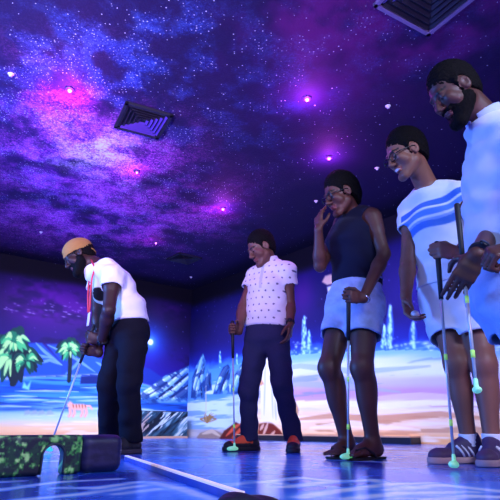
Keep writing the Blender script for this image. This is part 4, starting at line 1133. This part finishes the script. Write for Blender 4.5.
# ------------------------------------------------------------------ man in dotted polo
def polo_man():
    F = nrm(A3(-.38, -.93, 0)); S = nrm(A3(.93, -.38, 0))
    st = [(P(267, 338, 3.8), .150, .112), (P(266, 318, 3.8), .146, .108), (P(268, 289, 3.8), .152, .112), (P(270, 273, 3.8), .125, .080)]
    neck = P(271, 262, 3.8); H = Head(P(260.5, 249, 3.74), (-.82, -.38, -.50), (-.42, -.14, 1), 1.06)
    shA, elA = P(255.5, 276, 3.87), P(243, 307, 3.82); shB, elB, wB = P(287, 271, 3.72), P(290, 305, 3.76), P(290.5, 324, 3.68)
    Y2 = 3.6; foot_ = A3((234.5-250)*(Y2*math.cos(TH)-.12*math.sin(TH))/FPX, Y2, .03); G = P(232.5, 329, 3.62); a = nrm(G-foot_)
    h = A3(-.55, -.55, -.35); h = nrm(h-a*(h@a)); n = nrm(np.cross(h, a)); n = n if n[0] > 0 else -n
    wA = G-h*.087-n*.026
    lA = (P(257, 341, 3.83), P(248.5, 392, 3.76), ank(249.5, 3.8)); lB = (P(277, 341, 3.76), P(283, 390, 3.66), ank(293.5, 3.62))
    root = person('person with white dotted polo shirt and navy trousers, leaning on a putter, eyes down', A3(.12, 3.75, 0))
    B = body_solid([H.C, shB, shA, wA, lA[2], lB[2], elA, wB-A3(0, 0, .1)])
    torso(B, st, S); yoke(B, neck, [shA, shB]); B.cone(neck-UP*.04, H.p(0, -.03, -.05), .06, .054, .02)
    for l in (lA, lB): leg(B, *l, F)
    arm(B, shA, elA, wA); arm(B, shB, elB, wB)
    hand(B, wA, h, n, a, GRIP, 1., 'grip'); hand(B, wB, A3(-.12, -.15, -1), A3(-.8, .3, 0), A3(-.2, -1, 0), [(24, 52, 60), (28, 58, 66), (32, 62, 68), (36, 66, 70)], 1.)
    H.solid(B)
    B.build('body', M_SKIN, root, skin_col(H, (104, 66, 54), (116, 62, 62)))
    up = nrm(st[2][0]-st[0][0])
    def col(V):
        c = np.tile(rgb(238, 238, 244), (len(V), 1)); q = V-st[0][0]; u = q@up; s = q@S+.3*(q@F)
        i = np.floor(u/.052); x = (s+i*.026)/.052; dx = (x-np.floor(x)-.5)*.052; du = (u/.052-i-.5)*.052
        m = (np.hypot(dx, du) < .0068)[:, None]
        c = np.where(m, rgb(104, 100, 130), c)
        f = q@F; pl = (np.abs(q@S-.0) < .012)*(f > .05)*(u > .36)
        return np.where(pl[:, None], rgb(205, 208, 225), c)
    hem = (P(267, 326, 3.8), nrm(A3(-.05, 0, -1)))
    sh = tee(root, st, S, F, neck, H.C, [(shB, elB), (shA, elA)], .42, hem, col, grow=.016, name='polo_shirt', amp=.006, flare=.01, neck_r=.064)
    # collar: a slit ring round the neck
    nd = nrm(H.p(0, -.03, -.05)-neck); b = Solid(neck-.16, neck+.16, .004); b.cone(neck-UP*.022, neck+nd*.035, .078, .066, 0); b.cone(neck-nd*.05, neck+nd*.08, .058, .058, 0, 'sub')
    b.box(neck+F*.08, np.array([S, F, UP]), (.014, .05, .1), .002, 0, 'sub'); b.plane(neck+nd*.03, nrm(nd-F*.5)); b.plane(neck-UP*.04, -UP); b.build('collar', M_CLOTH, sh, flat(222, 224, 238))
    bottoms(root, st, S, F, [lA, lB], 'ankle', (P(267, 322, 3.8), UP), flat(46, 48, 82), name='trousers', m=.93, cuff=.054, amp=.006)
    m = MB()
    def shoecol(x, y, z):
        c = np.tile(rgb(26, 24, 34), (len(x), 1)); m = (z > .05)*(x > .0)*(x < .17); return np.where(m[:, None], rgb(250, 100, 50), c)
    for l, t in ((lA, (-.82, -.57)), (lB, (-.12, -1))):
        sneaker(root, l[2], t, shoecol, (24, 24, 32), 1.0, lacecol=(255, 140, 80))
    hair(H, root, None, .013, -.002, .006)
    band(root, wB+A3(0, 0, .012), nrm(wB-elB), .030, .016, M_STRAP, face=A3(-.2, -1, 0))
    putter('green-tipped putter leaned on by the man in the dotted polo, at his orange shoe', G, foot_, hand_up=.06, headdir=(-.9, -.45))
polo_man()

# ------------------------------------------------------------------ woman with sleeveless top
def woman():
    F = nrm(A3(-.8, -.6, 0)); S = nrm(A3(.6, -.8, 0))
    st = [(P(355, 304, 2.83), .165, .128), (P(357, 270, 2.83), .132, .105), (P(354, 243, 2.83), .142, .112), (P(355, 221, 2.83), .128, .076)]
    neck = P(355, 213, 2.84); H = Head(P(340, 195.5, 2.76), (-.88, -.30, -.38), (-.35, -.1, 1), 1.0)
    shA, elA, wA = P(342, 224, 2.97), P(320, 266, 2.80), P(318.5, 229, 2.70)
    shB, elB = P(372, 217, 2.71), P(384, 254, 2.66)
    Y3 = 2.64; foot_ = A3((348-250)*(Y3*math.cos(TH)-.12*math.sin(TH))/FPX, Y3, .03); G = P(348.5, 297, 2.55); a = nrm(G-foot_)
    h = A3(-.75, -.35, -.45); h = nrm(h-a*(h@a)); n = nrm(np.cross(h, a)); n = n if n[1] > 0 else -n
    wB = G-h*.078-n*.024
    lA = (P(345, 306, 2.91), P(329, 368, 2.78), ank(347, 2.88, .08)); lB = (P(365, 305, 2.77), P(362, 368, 2.66), ank(373, 2.74, .08))
    root = person('person in a dark sleeveless top, pale denim shorts and flip-flops, hand at face', A3(.58, 2.8, 0))
    B = body_solid([H.C, shB, shA, elA, elB, wA, lA[2], lB[2]])
    torso(B, st, S); yoke(B, neck, [shA, shB]); B.cone(neck-UP*.04, H.p(0, -.03, -.05), .05, .046, .02)
    for q in (1, -1): B.ell(st[2][0]+F*.085+S*q*.07-UP*.01, (.06, .05, .06), np.array([S, F, UP]), .03)
    for l in (lA, lB): leg(B, *l, F, 1.04)
    arm(B, shA, elA, wA, .88); arm(B, shB, elB, wB, .9)
    hand(B, wB, h, n, a, GRIP, .9, 'grip')
    hand(B, wA, A3(.06, .1, 1), A3(.75, .5, -.1), A3(.55, -.8, 0), [(14, 34, 40), (20, 50, 50), (26, 56, 54), (30, 60, 56)], .9)
    for l, left, t in ((lA, False, (-.62, -.78)), (lB, True, (-.80, -.60))):
        B.floor = .012; B.in_left = left; foot(B, l[2], t, .9)
    H.solid(B, .95)
    B.build('body', M_SKIN, root, skin_col(H, (88, 52, 42), (110, 52, 56)))
    hem = (P(357, 285, 2.83), nrm(A3(-.18, 0, -1)))
    stt = st[:2]+[(st[2][0]+F*.02, .146, .128)]+st[3:]
    tee(root, stt, S, F, neck, H.C, [(shB, elB), (shA, elA)], 0, hem, flat(22, 25, 48), grow=.012, name='sleeveless_top', flare=.004, neck_r=.062, neck_drop=.03, amp=.006)
    def jean(V):
        n = fbm(V[:, 0]*30, V[:, 2]*30, 3, 3); return rgb(178, 192, 226)*(.88+.24*n)[:, None]
    sh = bottoms(root, st, S, F, [lA, lB], .52, (P(357, 282, 2.83), UP), jean, name='denim_shorts', m=1.0, grow=.012)
    m = MB(); m.tube([st[1][0]-UP*.075+F*.12*math.cos(t)+S*.15*math.sin(t) for t in np.linspace(0, 2*math.pi, 30)[:-1]], .008, 6, closed=True); m.build('waistband', mat('denim_band', rgb(140, 165, 215), rough=.8, noise=.1), sh, smooth=True)
    # hair drawn back into a full roll behind the head
    def roll(s):
        s.ell(H.p(0, -.09, .02), (.062, .052, .085), H.R, .03); s.ell(H.p(0, -.05, .085), (.06, .06, .05), H.R, .03)
        s.cone(H.p(0, -.1, -.02), H.p(0, -.085, -.075), .04, .025, .03)
    hair(H, root, None, .016, -.002, .012, roll)
    glasses(H, root, r=.003)
    band(root, wB-h*.012, nrm(wB-elB), .0265, .012, M_SILVER, 'bracelet', None, .004)
    M_FLIP = mat('flip_flop_rubber', rgb(22, 20, 26), rough=.7, noise=.2)
    for l, t in ((lA, (-.62, -.78)), (lB, (-.80, -.60))):
        t = nrm(A3(*t, 0)); s = np.cross(UP, t); g = A3(l[2][0], l[2][1], 0)
        b = Solid(g-A3(.25, .25, .02), g+A3(.25, .25, .09), .004)
        b.ecap(g-t*.04+UP*.008, g+t*.06+UP*.008, s, (.036, .05), (.036, .05), 0); b.ecap(g+t*.06+UP*.008, g+t*.145+UP*.008, s, (.036, .05), (.046, .05), .02)
        b.plane(g+UP*.0125, UP); b.plane(g+UP*.0008, -UP)
        fl = b.build('flip_flop', M_FLIP, root)
        m = MB(); tip = g+t*.145+s*.014*(1 if l is lB else -1)+UP*.045
        for q in (1, -1): m.tube([tip, g+t*.1+s*q*.034+UP*.058, g+t*.05+s*q*.043+UP*.03, g+t*.035+s*q*.042+UP*.012], .006, 6)
        m.tube([tip, tip-UP*.03+t*.004], .004, 6)
        m.build('strap', M_FLIP, fl, smooth=True)
    putter('green-tipped putter upright in front of the woman in denim shorts', G, foot_, hand_up=.045, headdir=(-.8, -.6), k=.95)
woman()

# ------------------------------------------------------------------ man in striped tee
def striped_man():
    F = nrm(A3(-.62, -.78, 0)); S = nrm(A3(.78, -.62, 0))
    st = [(P(453, 298, 2.5), .160, .12), (P(449, 258, 2.5), .150, .112), (P(440, 222, 2.5), .165, .115), (P(436, 199, 2.5), .150, .085)]
    neck = P(429, 188, 2.49); H = Head(P(405.5, 155, 2.40), (-.90, -.16, -.40), (-.38, -.08, 1), 1.06)
    shA, elA, wA = P(412, 211, 2.61), P(408, 262, 2.55), P(406, 297, 2.45)
    shB, elB = P(460, 196, 2.38), P(485, 226, 2.26)
    Y4 = 2.05; foot_ = A3((454-250)*(Y4*math.cos(TH)-.12*math.sin(TH))/FPX, Y4, .03); G = P(437.5, 252, 2.1); a = nrm(G-foot_)
    h = A3(-.9, -.25, -.1); h = nrm(h-a*(h@a)); n = nrm(np.cross(h, a)); n = n if n[1] < 0 else -n
    n = -n; wB = G-h*.087-n*.026
    lA = (P(443, 303, 2.56), P(456, 364, 2.42), ank(469, 2.46)); lB = (P(471, 303, 2.46), P(484, 364, 2.34), ank(492, 2.36))
    root = person('person in a white tee with blue chest stripes, white shorts and glasses, smiling down', A3(1.05, 2.42, 0))
    B = body_solid([H.C, shB, shA, elA, elB, wA-A3(0, 0, .1), wB-A3(.1, 0, 0), lA[2], lB[2]])
    torso(B, st, S); yoke(B, neck, [shA, shB]); B.cone(neck-UP*.04+F*-.02, H.p(0, -.03, -.05), .062, .056, .02)
    for l in (lA, lB): leg(B, *l, F, 1.0)
    arm(B, shA, elA, wA); arm(B, shB, elB, wB)
    hand(B, wB, h, n, a, GRIP, 1., 'grip')
    hA, nA = A3(.05, -.12, -1), A3(.5, -.75, 0); hand(B, wA, hA, nA, A3(-.9, -.5, 0), [(40, 75, 80), (42, 78, 84), (46, 80, 86), (50, 84, 88)], 1., 'grip')
    H.solid(B)
    B.build('body', M_SKIN, root, skin_col(H, (136, 88, 72), (146, 78, 74), open_mouth=True))
    ax = nrm(P(446, 180, 2.5)-P(462, 330, 2.5)); z0 = P(436, 200, 2.42); z1 = P(438, 226, 2.42)
    tilt = nrm(ax-S*.16)
    t0 = z0@tilt; t1 = z1@tilt
    def col(V):
        t = (V@tilt-t1)/(t0-t1)+.05*np.sin((V@S)*25)
        c = np.tile(rgb(236, 236, 244), (len(V), 1)); q = V-st[2][0]; front = (np.abs((V-shA)@S+.0) > .0)
        torso_ = (V-shA)@S > -.035
        for a_, b_, cc in ((-.05, .2, (84, 132, 214)), (.2, .28, (150, 180, 232)), (.38, .62, (92, 142, 220)), (.72, .98, (70, 116, 200))):
            m = (sstep(a_-.02, a_+.02, t)*sstep(b_+.02, b_-.02, t)*torso_)[:, None]; c = c*(1-m)+rgb(*cc)*m
        return c
    hem = (P(452, 284, 2.5), nrm(A3(.03, 0, -1)))
    tee(root, st, S, F, neck, H.C, [(shB, elB), (shA, elA)], .4, hem, col, grow=.014, name='striped_tee', flare=.006, neck_r=.068, amp=.007)
    bottoms(root, st, S, F, [lA, lB], .615, (P(453, 284, 2.5), UP), flat(226, 228, 242), name='shorts', m=1.0, grow=.014, material=M_CLOTH)
    def shoecol(x, y, z): return np.where((x > .12)[:, None], rgb(92, 62, 92), np.tile(rgb(70, 48, 88), (len(x), 1)))
    for l, t, sc in ((lA, (-.97, -.25), (210, 160, 150)), (lB, (-.55, -.83), (190, 150, 150))):
        sneaker(root, l[2], t, shoecol, sc, 1.0, stripes=(236, 226, 236), lacecol=(60, 48, 84))
        s = Solid(l[2]-.1, l[2]+.14, .004); s.cone(l[2]-UP*.02, l[2]+nrm(l[1]-l[2])*.045, .041, .041, 0); s.plane(l[2]+nrm(l[1]-l[2])*.04, nrm(l[1]-l[2])); s.folds(.001, lambda p: np.sin(p[:, 2]*400)); s.build('sock', M_CLOTH, root, flat(238, 238, 248))
    hair(H, root, None, .013, -.002, .01)
    glasses(H, root, r=.0028)
    band(root, wB-h*.015, nrm(wB-elB), .030, .02, M_STRAP, face=A3(0, -.6, .8))
    putter('green-tipped putter nearest the purple sneaker, its grip held by the man with striped tee', G, foot_, hand_up=.05, headdir=(-.5, -.85), k=.85)
    c = wA+nrm(hA)*.1+nA*.035
    m = bpy.data.meshes.new('golf_ball'); import bmesh
    bm = bmesh.new(); bmesh.ops.create_icosphere(bm, subdivisions=4, radius=.0214); 
    for v in bm.verts:
        u = v.co.normalized(); v.co = u*(.0214-.0006*max(0, math.sin(u.x*26)*math.sin(u.y*26)*math.sin(u.z*26+1)))
    for f in bm.faces: f.smooth = True
    bm.to_mesh(m); bm.free()
    o = link('golf_ball', m, mat('golf_ball_white', rgb(236, 236, 246), rough=.3, noise=.03)); o.location = c
    tag(o, 'white golf ball held in the lowered hand of the man with striped tee', 'golf ball')
striped_man()

# ------------------------------------------------------------------ bearded man at the edge
def bearded_man():
    F = nrm(A3(-.9, -.43, 0)); S = nrm(A3(.43, -.9, 0)); Y = 1.76
    st = [(P(513, 290, Y+.02), .165, .125), (P(511, 240, Y+.02), .155, .120), (P(509, 178, Y+.01), .170, .122), (P(505, 136, Y), .150, .086)]
    neck = P(488, 119, Y); H = Head(P(453.5, 94, 1.72), (-.83, -.08, -.56), (-.56, -.08, .83), .99)
    shA, elA = P(490, 142, 1.90), P(499, 222, 1.92); shB, elB, wB = P(528, 146, 1.60), P(534, 222, 1.54), P(519, 247, 1.46)
    foot_ = P(476.3, 387, 1.60); G = P(463.5, 271, 1.60); a = nrm(G-foot_)
    wA = P(477, 255, 1.58); h = nrm(P(458, 286, 1.62)-wA); n = nrm(A3(.35, 1, .1)); n = nrm(n-h*(n@h)); tA = A3(-1, 0, .6)
    G = wA+h*.078+n*.024; a = nrm(G-foot_)
    hipA, hipB = P(500, 300, Y+.1), P(512, 300, Y-.06)
    lA = (hipA, A3(hipA[0]+.03, hipA[1]-.06, .44), A3(hipA[0]+.12, hipA[1]+.0, .088)); lB = (hipB, A3(hipB[0]+.03, hipB[1]-.06, .44), A3(hipB[0]+.12, hipB[1]-.0, .088))
    root = person('bearded person in a white shirt and light blue shorts, cut by the right edge', A3(lA[2][0], 1.78, 0))
    B = body_solid([H.C, shB, shA, elA, elB, wB-A3(.12, 0, 0), wA-A3(.1, 0, .05), lA[2], lB[2]])
    torso(B, st, S); yoke(B, neck, [shA, shB]); B.cone(neck-UP*.04+F*-.02, H.p(0, -.03, -.05), .064, .06, .02)
    for l in (lA, lB): leg(B, *l, F, 1.0)
    arm(B, shA, elA, wA, 1.02); arm(B, shB, elB, wB, 1.05)
    hand(B, wA, h, n, tA, [(14, 30, 40), (20, 42, 60), (28, 52, 70), (34, 60, 80)], 1., 'grip')
    hand(B, wB, A3(-.95, .0, -.2), A3(0, .6, -.8), A3(.2, -.8, .5), GRIP, 1., 'grip')
    H.solid(B, 1.04)
    B.build('body', M_SKIN, root, skin_col(H, (78, 47, 39), (86, 46, 46)))
    hem = (P(502, 262, Y), nrm(A3(.0, 0, -1)))
    sh = tee(root, st, S, F, neck, H.C, [(shB, elB), (shA, elA)], .5, hem, flat(206, 218, 240), grow=.018, name='shirt', flare=.006, neck_r=.068, amp=.009)
    nd = nrm(H.p(0, -.03, -.05)-neck); b = Solid(neck-.17, neck+.17, .004); b.cone(neck-UP*.022, neck+nd*.04, .086, .074, 0); b.cone(neck-nd*.06, neck+nd*.09, .064, .064, 0, 'sub')
    b.box(neck+F*.08, np.array([S, F, UP]), (.016, .06, .1), .002, 0, 'sub'); b.plane(neck+nd*.034, nrm(nd-F*.5)); b.plane(neck-UP*.045, -UP); b.build('collar', M_CLOTH, sh, flat(180, 200, 236))
    bottoms(root, st, S, F, [lA, lB], .75, (P(502, 256, Y), UP), flat(150, 184, 228), name='shorts', m=1.04, grow=.014)
    for l in (lA, lB): sneaker(root, l[2], (-.95, -.3), lambda x, y, z: np.tile(rgb(40, 40, 52), (len(x), 1)), (200, 200, 210), 1.)
    hair(H, root, None, .010, -.006, .006)
    beard(H, root, .005, .008)
    band(root, wA-h*.012-n*.0, nrm(wA-elA), .031, .02, M_STRAP, face=A3(-.2, -1, 0))
    band(root, wB+A3(.03, 0, 0), nrm(wB-elB), .033, .012, M_STRAP, 'bracelet')
    putter('putter lifted off the floor by the bearded man, its green tip before the bare shins', G, foot_, hand_up=.28, headdir=(-.3, -.95), gripr=.0095, k=.65)
bearded_man()
# ================================================================== CAMERA AND LIGHT
cam = bpy.data.objects.new('camera', bpy.data.cameras.new('camera')); COL.objects.link(cam)
cam.location = (0, 0, CAM_Z); cam.rotation_euler = (math.pi/2+TH, 0, 0)
cam.data.sensor_width = 36; cam.data.lens = 36; cam.data.clip_start = .02
SC.camera = cam
w = bpy.data.worlds.new('room_air'); SC.world = w; w.use_nodes = True
w.node_tree.nodes['Background'].inputs[0].default_value = (.05, .05, .3, 1); w.node_tree.nodes['Background'].inputs[1].default_value = .15
def area(name, loc, target, sx, sy, col, power, spread=180):
    l = bpy.data.lights.new(name, 'AREA'); l.shape = 'RECTANGLE'; l.size = sx; l.size_y = sy; l.color = col; l.energy = power; l.spread = math.radians(spread)
    o = bpy.data.objects.new(name, l); COL.objects.link(o); o.location = loc
    o.rotation_euler = (Vector(target)-Vector(loc)).to_track_quat('-Z', 'Y').to_euler()
    return o
def wallpt(D, s, n_off, z):
    o = np.array([CORNER[0], CORNER[1], 0.]); oth = DL if D is DR else DR
    return o+D*s+oth*n_off+A3(0, 0, z)
# lights added under the ceiling, without fittings, to brighten the murals
for D, s, pw in ((DL, 1.8, 48), (DL, 5.0, 30), (DR, 1.6, 35), (DR, 4.2, 26)):
    area('mural_wash', wallpt(D, s, 1.7, 2.42), wallpt(D, s, 0., .1), 2.6, .12, (.78, .80, 1.), pw, 100)
# added lights for the players: key, front fill, blue and rose side fill
area('player_fill', (1.9, -.5, 2.4), (.4, 3.0, .9), 1.2, .4, (.52, .63, 1.), 135)
area('player_fill', (-1.2, -.9, 2.2), (.3, 3.0, .9), 1.2, .4, (.42, .52, 1.), 36)
area('blue_side', (-3.6, 2.6, 1.2), (.8, 2.8, 1.1), .4, 1.2, (.08, .26, 1.), 200)
area('rose_side', (3.2, .4, .9), (.9, 2.8, .5), .4, 1.0, (1., .40, .45), 5)
# unseen violet fill added behind the camera to brighten the painted ceiling
area('ceiling_fill', (-1.5, -.6, .9), (-1.3, 2.7, 2.5), .5, .3, (.68, .50, 1.), 80, 75)
area('ceiling_fill', (1.4, -.8, .9), (.7, 3.0, 2.5), .5, .3, (.75, .42, 1.), 16, 120)
SC.view_settings.view_transform = 'Standard'; SC.view_settings.look = 'None'
SC.view_settings.gamma = 1; SC.view_settings.use_curve_mapping = False
SC.view_settings.exposure = 0.
SC.cycles.use_denoising = True
SC.cycles.max_bounces = 6
